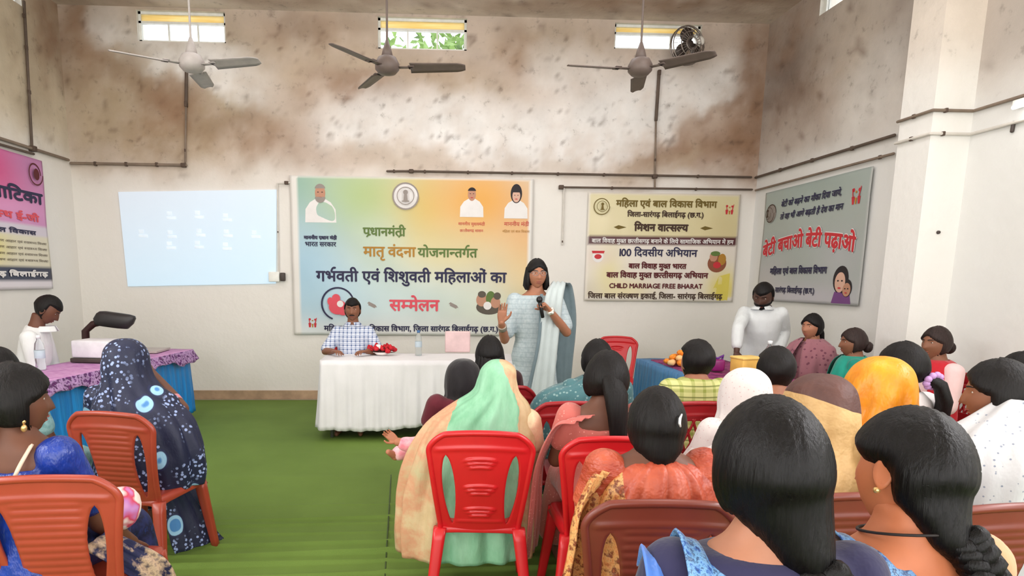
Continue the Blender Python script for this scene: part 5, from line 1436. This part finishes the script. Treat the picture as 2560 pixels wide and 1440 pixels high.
# --- audience, right block, far rows first
def seat_for(p, style, mat, label, rz=None):
    rz = p.rz if rz is None else rz
    d = M.Rotation(R(rz), 3, 'Z') @ V((0, -.02, 0)); return put_chair(style, mat, label, p.t.location.x+d.x, p.t.location.y+d.y, rz)
TEALB = spots('teal_blue_print', (70, 112, 118), (130, 160, 160), 40, .3)
p = Person('woman with dark hair in muted teal, farthest row behind the salmon blouse', 1494, 847, 3.65, rz=6, sk=SKB, topmat=TEALB, low='skirt', lowmat=TEALB, hair='cap', thick=.017, hs=.95)
p.drape('dupatta', [(-.215, .08, .08, 0, -.015, 25), (-.25, .15, .115, -.01, -.01, 25), (-.31, .25, .16, -.07, .0, 28), (-.42, .29, .19, -.09, .02, 32), (-.56, .29, .20, -.09, .03, 36)], TEALB, fold=.010)
p.tail([(.02, -.11, -.04), (.03, -.15, -.1), (.04, -.14, -.22), (.03, -.12, -.34)], [.035, .036, .032, .015])
LIME = checks('lime_plaid', (206, 206, 140), (150, 160, 80), 16, .3, line2=(110, 120, 60))
p = Person('person with short dark hair in a lime plaid top', 1744, 848, 3.65, rz=2, sk=SKM, topmat=LIME, top='shirt', sleeve=.9, low='pants', lowmat=cloth('grey_trousers', (70, 72, 80)), hair='short', thick=.024, hs=1.0, htilt=4, hyaw=12, loose=.016)
p = Person('black-haired woman sitting left of the standing speaker', 1224, 838, 4.1, rz=8, sk=SKB, topmat=cloth('black_maroon', (60, 24, 30)), low='skirt', hair='loose', hairlong=.22, thick=.015, hs=.97)
seat_for(p, 'lattice', DRED, 'dark red chair under the black-haired woman near the speaker')
p = Person('woman in a black scarf left of the mint veil', 1158, 903, 3.6, rz=14, sk=SKB, topmat=cloth('maroon_cotton', (92, 28, 40)), low='skirt', hair='cap', hs=.95)
p.drape('headscarf', [(r_[0], r_[1]*.98, r_[2]*.98, r_[3]-.03*min(1, max(0, (-r_[0]-.2)/.2)), r_[4], r_[5]*.8) for r_ in HOOD[:-2]], cloth('black_scarf', (24, 20, 24), .1, .6), fold=.006)
seat_for(p, 'lattice', DRED, 'dark red chair under the woman in the black scarf')
# row of the white veil
PNKB = cloth('dusty_pink', (196, 140, 132))
p = Person('person with short black hair and bare nape, above the white veil', 1942, 865, 3.2, rz=4, sk=SKM, topmat=PNKB, neck=.50, low='skirt', hair='short', thick=.022, hs=1.0, hyaw=-10, htilt=4)
seat_for(p, 'lattice', RED, 'red chair under the black-haired person above the white veil')
WHV = spots('white_veil_print', (220, 214, 212), (206, 184, 184), 60, .2)
p = Person('woman in a thin white veil with pale print', 1868, 928, 2.75, rz=4, sk=SKB, topmat=WHV, low='skirt', hair='cap', hs=.96)
p.drape('veil', [(r_[0], r_[1]*1.0, r_[2], r_[3]-.03*min(1, max(0, (-r_[0]-.25)/.2)), r_[4], r_[5]) for r_ in HOOD], WHV, fold=.008)
seat_for(p, 'lattice', RED, 'red chair under the woman in the white veil')
p = Person('woman with black ponytail in a purple hair tie, left of the red waistcoat', 2262, 853, 3.0, rz=14, sk=SKB, topmat=cloth('white_cotton', (222, 218, 218)), top='kurta', low='skirt', hair='cap', thick=.02, hs=1.0, hyaw=12, htilt=-5)
p.tail([(.03, -.10, -.03), (.05, -.15, -.07), (.075, -.16, -.15), (.085, -.145, -.25), (.08, -.12, -.33)], [.035, .042, .05, .046, .02])
bm = bmesh.new(); c = p.MH @ V((.036, -.125, -.048))
for k in range(9): a = 2*pi*k/9; ball(bm, c+V((.04*cos(a), -.018*sin(a)*.5, .03*sin(a))), .017, 8)
link('hair_tie', bm, plain('lilac_tie', (190, 150, 206), .6), p.t)
seat_for(p, 'lattice', RED, 'red chair under the woman with the purple hair tie')
ORV, nt, b = newmat('orange_satin'); v = noise(nt, mapping(nt, (9, 9, 5)), 1, 4)
setc(nt, b, ramp(nt, v, [(.3, lin((206, 120, 16))), (.7, lin((240, 164, 30)))])); b.inputs['Roughness'].default_value = .42; b.inputs['Specular IOR Level'].default_value = .5; bump(nt, b, v, .5, .03)
p = Person('woman in a shiny orange headscarf', 2208, 900, 2.6, rz=4, sk=SKB, topmat=ORV, low='skirt', hair='cap', hs=1.0)
p.drape('headscarf', [(.014, .004, .004, 0, -.01, 0), (.004, .05, .06, 0, -.008, 5), (-.03, .092, .11, 0, -.004, 18), (-.08, .116, .135, 0, 0, 38), (-.14, .128, .142, 0, -.002, 50), (-.20, .135, .14, 0, -.004, 48), (-.26, .165, .14, 0, -.008, 38), (-.33, .21, .155, 0, -.01, 30), (-.45, .245, .172, 0, 0, 30), (-.62, .25, .18, 0, .01, 35)], ORV, fold=.022, nf=7)
seat_for(p, 'lattice', RED, 'red chair under the woman in the orange headscarf')
# salmon blouse with long braid
SAL = spots('salmon_print', (196, 106, 98), (224, 150, 140), 60, .2)
p = Person('woman with a thick dark plait over a salmon blouse', 1518, 876, 2.85, rz=-2, sk=SKD, topmat=SAL, neck=.44, low='skirt', lowmat=SAL, hair='cap', thick=.022, hs=1.0, htilt=3)
p.tail([(.0, -.09, .02), (.02, -.125, -.05), (.035, -.13, -.14), (.05, -.13, -.24), (.055, -.125, -.36), (.06, -.12, -.44)], [.05, .058, .05, .042, .032, .02])
strip(p, 'dupatta', [(-.12, -.125, .90), (-.21, -.06, .86), (-.29, .0, .66), (-.30, .02, .40), (-.31, .02, .22)], [(.05, 0, .02), (.04, .05, 0), (.03, .07, 0), (.04, .08, 0), (.04, .09, 0)], SAL)
# woman in the mint veil
MINT = cloth('mint_satin', (150, 206, 172), .10, .55, 12, .35); BEI = patchy('beige_saree', [(214, 192, 156), (230, 208, 172), (222, 178, 150), (206, 196, 160)], 8, .75)
p = Person('woman in a mint green veil and beige saree with her back to us', 1246, 906, 2.95, rz=-2, sk=SKB, topmat=BEI, low='skirt', lowmat=MINT, hair='cap', hs=.93, htilt=6, side=2)
MB_, nt, b = newmat('mint_and_beige_saree'); o_ = sep(nt, mapping(nt, (1, 1, 1))); TP = p.top
dz = mth(nt, 'SUBTRACT', TP, o_[2])
lb = mth(nt, 'MAXIMUM', mth(nt, 'ADD', mth(nt, 'MULTIPLY', dz, -.42), -.085), -.25); rb = mth(nt, 'MINIMUM', mth(nt, 'ADD', mth(nt, 'MULTIPLY', dz, .42), .03), .115)
wob = mth(nt, 'MULTIPLY', mth(nt, 'SUBTRACT', noise(nt, mapping(nt, (7, 7, 7)), 1, 3), .5), .07)
xx = mth(nt, 'ADD', o_[0], wob)
f = mth(nt, 'MULTIPLY', mth(nt, 'GREATER_THAN', xx, lb), mth(nt, 'LESS_THAN', xx, rb))
f = mth(nt, 'MULTIPLY', f, mth(nt, 'LESS_THAN', o_[1], .06))
v = noise(nt, mapping(nt, (12, 12, 5)), 1, 4); v2 = noise(nt, mapping(nt, (4, 4, 5)), 1, 5)
setc(nt, b, mixc(nt, f, ramp(nt, v2, [(.3, lin((186, 158, 116))), (.45, lin((202, 178, 138))), (.55, lin((200, 146, 112))), (.7, lin((188, 174, 134)))]), ramp(nt, v, [(.3, lin((112, 172, 134))), (.7, lin((152, 204, 172)))])))
b.inputs['Roughness'].default_value = .6; bump(nt, b, v, .4, .03)
p.drape('veil', [(.012, .004, .004, 0, -.01, 0), (.004, .04, .05, 0, -.008, 5), (-.03, .076, .095, 0, -.004, 18), (-.08, .088, .116, -.005, 0, 38), (-.14, .108, .126, -.01, -.002, 50), (-.20, .178, .13, -.035, -.006, 50), (-.27, .235, .138, -.075, -.012, 40), (-.36, .275, .15, -.10, -.02, 35), (-.48, .305, .16, -.12, -.02, 35), (-.62, .325, .16, -.135, -.005, 40), (-.78, .335, .165, -.14, .0, 45), (-.93, .33, .17, -.14, .01, 50)], MB_, n=130, rows=64, fold=.012, nf=12)
PK = patchy('pink_baby_cloth', [(232, 120, 140), (240, 170, 180), (244, 210, 210)], 14, .8)
q = p.t.location
t = thing('child', 'small child in pink lying across the lap of the mint veiled woman', 'child', (q.x-.185, q.y+.13, .665), 0)
bm = bmesh.new(); tube(bm, [(-.06, .0, .02), (.16, .0, .03)], [.075, .07], 12); tube(bm, [(-.10, -.02, .04), (-.20, -.06, .045), (-.265, -.07, .065)], [.035, .028, .02], 10); tube(bm, [(-.08, .04, .02), (-.2, .05, .0), (-.28, .02, -.03)], [.042, .036, .024], 10); ball(bm, (.25, 0, .06), (.075, .07, .075))
f3 = frame((-.6, -.05, .55), (.3, -.8, 0)); add_mesh(bm, hand_mesh(1, .4), M.Translation((-.265, -.07, .065)) @ f3.to_4x4() @ M.Scale(.55, 4)); tube(bm, [(-.28, .02, -.03), (-.31, -.02, .0)], [.022, .014], 8)
link('body', bm, skin(SKL), t)
bm = bmesh.new(); tube(bm, [(-.06, .0, .02), (.16, .0, .03)], [.087, .082], 12); tube(bm, [(-.08, -.02, .04), (-.20, -.06, .045), (-.235, -.066, .055)], [.05, .045, .036], 10); tube(bm, [(-.08, .04, .02), (-.2, .05, .0), (-.26, .03, -.02)], [.058, .05, .04], 10); link('romper', wrinkle(remesh(bm, .01, 2), .006, 12), PK, t)
bm = bmesh.new(); ball(bm, (.255, 0, .075), (.078, .074, .07)); link('hair', bm, hairmat(), t)

# --- row of the orange saree
ORS, nt, b = newmat('orange_saree_satin'); v = noise(nt, mapping(nt, (7, 7, 12), rot=(0, .5, 0)), 1, 4)
setc(nt, b, ramp(nt, v, [(.3, lin((158, 58, 40))), (.7, lin((204, 100, 70)))])); b.inputs['Roughness'].default_value = .4; b.inputs['Specular IOR Level'].default_value = .45; bump(nt, b, v, .7, .05)
GOLD = patchy('gold_border_print', [(150, 70, 40), (216, 140, 84), (232, 176, 112), (120, 52, 34), (206, 120, 76)], 34, .5)
def zone(name, ca, cb, ax, thr, wob=.0, rough=.42, sc=34, slope=0):
    """two prints of one cloth meeting along a line across the cloth"""
    m, nt, b = newmat(name); o_ = sep(nt, mapping(nt, (1, 1, 1)))
    q = o_['xyz'.index(ax)]
    if slope: q = mth(nt, 'ADD', q, mth(nt, 'MULTIPLY', o_[0], slope))
    if wob: q = mth(nt, 'ADD', q, mth(nt, 'MULTIPLY', mth(nt, 'SUBTRACT', noise(nt, mapping(nt, (5, 5, 5)), 1, 2), .5), wob))
    v = noise(nt, mapping(nt, (8, 8, 8)), 1, 4); v2 = noise(nt, mapping(nt, (sc, sc, sc)), 1, 5, .65)
    ra = ramp(nt, v, [(.3+.4*i/max(1, len(ca)-1), lin(c)) for i, c in enumerate(ca)]); rb = ramp(nt, v2, [(.3+.4*i/max(1, len(cb)-1), lin(c)) for i, c in enumerate(cb)])
    setc(nt, b, mixc(nt, mth(nt, 'LESS_THAN', q, thr), ra, rb)); b.inputs['Roughness'].default_value = rough; bump(nt, b, v, .5, .04); return m
ORSC = [(158, 58, 40), (204, 100, 70)]; GOLDC = [(150, 70, 40), (216, 140, 84), (232, 176, 112), (120, 52, 34), (206, 120, 76)]
p = Person('woman with a silver hair clip in an orange satin saree', 1646, 965, 2.1, rz=-2, sk=SKD, topmat=ORS, neck=.50, loose=.016, low='skirt', lowmat=ORS, hair=None, thick=.02, hs=1.0, htilt=2, build=1.1)
bighair(p, (0, -.085, -.115), -.0, .02)
bm = bmesh.new(); tube(bm, [p.MH @ V(q) for q in ((.044, -.105, .062), (.036, -.114, .05), (.034, -.12, .035), (.038, -.12, .025))], [.003, .005, .005, .003], 8); link('hair_clip', bm, plain('silver_clip', (220, 220, 224), .25, metal=.6), p.t)
p.drape('pallu', [(-.235, .07, .075, 0, -.02, 30), (-.262, .14, .115, 0, -.015, 34), (-.32, .205, .14, -.005, -.01, 38), (-.40, .232, .155, -.01, .0, 40), (-.52, .24, .16, -.02, .0, 42), (-.66, .245, .165, -.03, .005, 45), (-.80, .25, .17, -.03, .01, 50)], zone('orange_gold_saree', ORSC, GOLDC, 'x', -.13, .045), fold=.010, nf=17, n=90, rows=50)
strip(p, 'pallu_end', [(-.20, -.10, .88), (-.27, -.10, .76), (-.29, -.08, .58), (-.30, -.06, .40)], [(.05, .05, 0), (.03, .09, 0), (.03, .11, 0), (.03, .12, 0)], GOLD, fold=.012)
# gold and maroon veil
VG = cloth('beige_gold_silk', (196, 158, 104), .12, .6, 9); VM = cloth('brown_maroon_veil', (84, 52, 46), .15, .7); VB = patchy('gold_brocade', [(70, 44, 30), (150, 112, 50), (206, 170, 96), (84, 52, 34)], 38, .45)
p = Person('woman in a beige veil with brown crown and gold brocade border', 2056, 946, 2.2, rz=8, sk=SKB, topmat=VG, low='skirt', hair='cap', hs=1.0)
p.drape('veil', [(r_[0]+.002, r_[1]*1.12, r_[2]*1.06, r_[3]+.02*min(1, max(0, (-r_[0]-.1)/.2)), r_[4], r_[5]*.9) for r_ in HOOD], zone('brown_to_beige_veil', [(74, 44, 40), (96, 60, 52)], [(180, 142, 90), (206, 170, 116)], 'z', p.top-.085, .03, .6, 6, .35), fold=.008)
strip(p, 'brocade_border', [(.085, -.115, p.top-.16), (.10, -.145, p.top-.26), (.105, -.185, p.top-.36), (.10, -.21, p.top-.5), (.10, -.22, p.top-.62)], [(.03, .02, 0), (.05, .03, 0), (.06, .03, 0), (.065, .02, 0), (.065, .01, 0)], VB, fold=.004)
# far right woman with dotted white dupatta
DOT = spots('white_dotted_dupatta', (192, 192, 195), (132, 138, 154), 46, .18)
PUK = cloth('plum_kurta', (124, 72, 90), .12)
p = Person('woman in plum with a white dotted dupatta at the right edge', 2506, 896, 2.2, rz=34, sk=SKB, topmat=PUK, top='kurta', sleeve=.35, loose=.006, low='skirt', lowmat=PUK, hair='bun', thick=.018, hs=1.0, hyaw=16, face=True, hpit=4)
p.drape('dupatta', [(-.13, .075, .07, .0, -.06, 62), (-.20, .14, .115, .0, -.03, 55), (-.26, .235, .155, .0, -.012, 48), (-.35, .28, .185, 0, -.01, 40), (-.48, .295, .195, .0, .01, 42), (-.64, .31, .21, .0, .02, 44), (-.82, .31, .21, .0, .02, 46)], DOT, fold=.017, nf=9, n=100)
p = Person('dark-haired person half cut by the right picture edge', 2560, 878, 3.0, rz=20, sk=SKB, topmat=cloth('plum_kurta', (124, 72, 90)), low='skirt', hair='loose', hs=.95)
seat_for(p, 'lattice', RED, 'red chair under the dark-haired person cut by the right edge')

# --- two braided women nearest to the camera
HB = hairmat('hair_blue_black', (9, 7, 8), .42, .2)
SEQ = patchy('blue_sequin', [(20, 40, 80), (44, 92, 168), (120, 170, 214), (30, 60, 110), (160, 196, 224)], 60, .35, spec=.6); BLS = cloth('blue_silk', (70, 120, 206), .15, .35, 10, .3, spec=.5); NAVYB = cloth('navy_blouse', (44, 42, 72), .08)
p = Person('nearest woman with glossy black plaited hair in a navy blouse', 1938, 991, 1.13, rz=-3, sk=SKM, topmat=[NAVYB], neck=.535, sleeve=.75, low='skirt', lowmat=NAVYB, hair=None, hs=1.02, thick=.022, build=1.08, vox=.009)
p.hairm = HB
bighair(p, (.06, -.10, -.175), -.01, .024)
p.braid([(.058, -.10, -.155), (.072, -.125, -.21), (.078, -.15, -.28), (.075, -.15, -.40), (.07, -.14, -.56)], .034, .020, 4.5)
put_chair('ribs', BRNP, 'brown chair below the picture under the nearest braided woman', p.t.location.x, p.t.location.y, -3)
z_ = lambda f: p.seat+f*p.u
strip(p, 'pallu', [(-.105, .10, z_(.47)), (-.12, .0, z_(.535)), (-.125, -.10, z_(.50)), (-.125, -.15, z_(.38)), (-.125, -.16, z_(.2))], [(.048, .0, -.02), (.05, 0, -.03), (.052, .0, -.015), (.052, 0, 0), (.052, 0, 0)], [SEQ], fold=.003)
strip(p, 'pallu_edge', [(-.18, .10, z_(.44)), (-.20, .0, z_(.515)), (-.21, -.10, z_(.475)), (-.212, -.15, z_(.36)), (-.212, -.16, z_(.2))], [(.03, .0, -.015), (.034, 0, -.02), (.036, .0, -.01), (.036, 0, 0), (.036, 0, 0)], [BLS], fold=.003)
p = Person('woman with a long plait, bare upper back and black neck cord', 2286, 1021, 1.22, rz=6, sk=(182, 108, 72), topmat=[cloth('tan_blouse', (206, 150, 112), .06, .7)], neck=.40, sleeve=.75, low='skirt', lowmat=BLS, hair=None, hs=1.0, thick=.02, htilt=14, hyaw=10, hpit=6, build=1.08, vox=.009)
p.hairm = HB
bighair(p, (.045, -.10, -.14), -.01, .024, -1)
p.braid([(.045, -.10, -.105), (.075, -.13, -.16), (.11, -.145, -.25), (.15, -.15, -.38), (.18, -.14, -.54)], .033, .019, 5)
z_ = lambda f: p.seat+f*p.u
strip(p, 'pallu', [(-.09, .10, z_(.49)), (-.115, .0, z_(.545)), (-.11, -.09, z_(.515)), (-.09, -.145, z_(.42)), (-.06, -.165, z_(.25))], [(.05, .0, -.02), (.055, 0, -.025), (.06, .0, -.012), (.06, 0, 0), (.06, 0, 0)], [SEQ], fold=.004)
bm = bmesh.new(); tube(bm, [p.MU @ V((.088*sin(2*pi*k/24), -.010+.078*cos(2*pi*k/24), z_(.562)-.02*cos(2*pi*k/24))) for k in range(25)], .0032, 6, cap=False); link('neck_cord', bm, plain('black_cord', (30, 22, 22), .6), p.t)
bm = bmesh.new(); ball(bm, p.MH @ V((-.083, -.008, -.045)), .007, 10); link('earring', bm, plain('gold_stud', (220, 180, 120), .25, metal=.7), p.t)
put_chair('ribs', BRNP, 'brown chair below the picture under the woman with the bare back', p.t.location.x, p.t.location.y, 6)

# --- left block
BVEL, nt, b = newmat('navy_batik')
vor = N(nt, 'ShaderNodeTexVoronoi'); vor.inputs['Scale'].default_value = 4.6; nt.links.new(mapping(nt, (1, 1, .8), loc=(.3, .1, .15)), vor.inputs['Vector']); d = vor.outputs['Distance']
v3 = N(nt, 'ShaderNodeTexVoronoi'); v3.inputs['Scale'].default_value = 46; nt.links.new(mapping(nt, (1, 1, 1)), v3.inputs['Vector'])
band = noise(nt, mapping(nt, (5, 5, 5)), 1, 2)
c = mixc(nt, mth(nt, 'MULTIPLY', ramp(nt, v3.outputs['Distance'], [(.30, 1.0), (.40, 0.0)]), ramp(nt, band, [(.45, 0.0), (.52, 1.0)])), lin((22, 28, 58)), lin((150, 168, 214)))
c = mixc(nt, ramp(nt, d, [(.235, 1.0), (.25, 0.0)]), c, lin((28, 34, 74)))
c = mixc(nt, ramp(nt, d, [(.20, 1.0), (.215, 0.0)]), c, lin((150, 196, 226)))
c = mixc(nt, ramp(nt, d, [(.13, 1.0), (.145, 0.0)]), c, lin((70, 130, 190)))
setc(nt, b, c); b.inputs['Roughness'].default_value = .6; bump(nt, b, noise(nt, mapping(nt, (10, 10, 6)), 1, 4), .35, .03)
p = Person('woman covered by a navy batik veil with pale blue ovals', 312, 853, 3.42, rz=-4, sk=SKD, topmat=BVEL, low='skirt', lowmat=BVEL, hair='cap', hs=.97, lean=5, hemz=.12,
           arms={'e1': tuple(LP(468, 1018, 3.5, (312, 853, 3.42), -4)), 'w1': tuple(LP(388, 925, 3.68, (312, 853, 3.42), -4))})
p.drape('veil', [(.012, .004, .004, 0, -.01, 0), (.004, .048, .058, 0, -.008, 5), (-.03, .088, .105, 0, -.004, 18), (-.08, .105, .128, 0, 0, 38), (-.14, .112, .136, .0, -.004, 48), (-.20, .124, .136, .01, -.01, 46), (-.27, .17, .145, .025, -.02, 40), (-.34, .225, .16, .05, -.03, 38), (-.44, .265, .175, .085, -.04, 40), (-.56, .275, .18, .11, -.035, 45), (-.68, .27, .18, .12, -.02, 50), (-.76, .255, .175, .12, -.01, 55)], BVEL, n=90, rows=50, fold=.012, nf=8)
bm = bmesh.new(); lathe(bm, [(.034, -.02), (.038, -.016), (.038, .016), (.034, .02)], 14, M.Translation(p.arm[1][1].lerp(p.arm[1][2], .22)) @ frame(p.arm[1][2]-p.arm[1][1], (0, 0, 1)).to_4x4()); link('bangles', bm, plain('pink_bangle', (206, 130, 140), .35), p.t)
strip(p, 'saree_hem', [(.22, -.02, .42), (.25, .04, .26), (.30, .06, .10), (.33, .08, .03)], [(.05, .06, 0), (.06, .08, 0), (.08, .10, 0), (.09, .11, 0)], BVEL, fold=.01)
# woman in the left corner with a baby cap in her arm
SHB = cloth('royal_blue_satin', (22, 52, 140), .4, .32, 14, .6, sheen=0, spec=.5)
p = Person('woman in a shiny royal blue blouse at the left picture edge', 34, 905, 2.2, rz=-12, sk=SKD, topmat=[SHB], neck=.44, sleeve=.70, low='skirt', lowmat=patchy('navy_saree', [(24, 28, 60), (36, 44, 92), (20, 22, 46), (40, 70, 150)], 9, .6), hair='cap', thick=.024, hs=1.0, hyaw=-38, face=True, build=1.06,
           arms={'e1': tuple(LP(255, 1300, 2.25, (34, 905, 2.2), -12)), 'w1': tuple(LP(340, 1355, 2.45, (34, 905, 2.2), -12))})
p.tail([(0, -.085, .0), (0, -.12, -.05), (0, -.12, -.12), (0, -.10, -.15)], [.05, .058, .05, .03], 'hair_bun', flat=.8)
bm = bmesh.new(); e0 = p.MH @ V((.086, -.002, -.05)); ball(bm, e0, .009, 10); ball(bm, e0+V((0, 0, -.022)), (.010, .010, .014), 10); link('earring', bm, plain('gold_stud', (220, 180, 120), .25, metal=.7), p.t)
z_ = lambda f: p.seat+f*p.u
strip(p, 'blouse_piping', [(.11, -.06, z_(.53)), (.105, -.118, z_(.46)), (.07, -.128, z_(.38)), (.03, -.13, z_(.32))], [(.006, 0, .004), (.006, 0, .003), (.006, 0, .003), (.006, 0, .003)], plain('cream_piping', (226, 200, 176), .6), 20, 2, .001, thick=.008)
strip(p, 'pallu', [(.25, .02, .60), (.32, .08, .52), (.37, .14, .44), (.39, .18, .34)], [(.02, .04, .02), (.02, .05, .02), (.03, .05, .02), (.03, .05, 0)], patchy('saree_border', [(26, 26, 54), (30, 32, 66), (34, 38, 76), (196, 168, 140), (30, 30, 60)], 9, .6), fold=.01)
bm = bmesh.new(); ball(bm, p.MH @ V((.06, .09, -.13)), (.02, .02, .02), 8)
CAPC, nt, b = newmat('pink_baby_cap'); v = noise(nt, mapping(nt, (9, 9, 9)), 1, 2)
setc(nt, b, ramp(nt, v, [(.36, lin((240, 214, 206))), (.46, lin((238, 226, 222))), (.52, lin((206, 60, 90))), (.60, lin((196, 130, 196))), (.7, lin((226, 170, 216)))])); b.inputs['Roughness'].default_value = .75
bm.free()
P1 = at(298, 1272, 2.36)
t = thing('child', 'baby in a pink and white cap held by the woman in royal blue', 'child', P1, 0)
bm = bmesh.new(); ball(bm, (-.01, .02, -.005), (.062, .07, .072)); tube(bm, [(-.05, .03, -.09), (-.10, .10, -.18), (-.12, .16, -.24)], [.06, .065, .05], 12); link('body', bm, skin(SKB), t)
bm = bmesh.new(); ball(bm, (0, .0, 0), (.075, .08, .088), 24, M.Rotation(R(28), 4, 'Y')); link('cap', wrinkle_bm(bm, .004, 16), CAPC, t)
bm = bmesh.new(); tube(bm, [(-.05, .03, -.09), (-.10, .10, -.18), (-.12, .16, -.24)], [.07, .076, .06], 12); link('wrap', wrinkle_bm(bm, .006, 14), plain('baby_wrap_navy', (40, 44, 84), .8), t)
p = Person('dark-haired person in turquoise behind the woman in royal blue, cut by left edge', -8, 866, 3.2, rz=-6, sk=SKD, topmat=patchy('turquoise_print', [(90, 140, 146), (150, 190, 192), (60, 110, 124)], 14, .7), low='skirt', hair='bun', hs=.95)
seat_for(p, 'ribs', ORB, 'orange-brown chair behind the left corner woman, cut by left edge')
# bottles in front of the woman in mauve
q = at(2026, 945, 4.70); bottle('clear bottle standing tall on the right table before the woman in mauve', V((X0+.60, 4.80, zt2)), 1.15, CAPW)
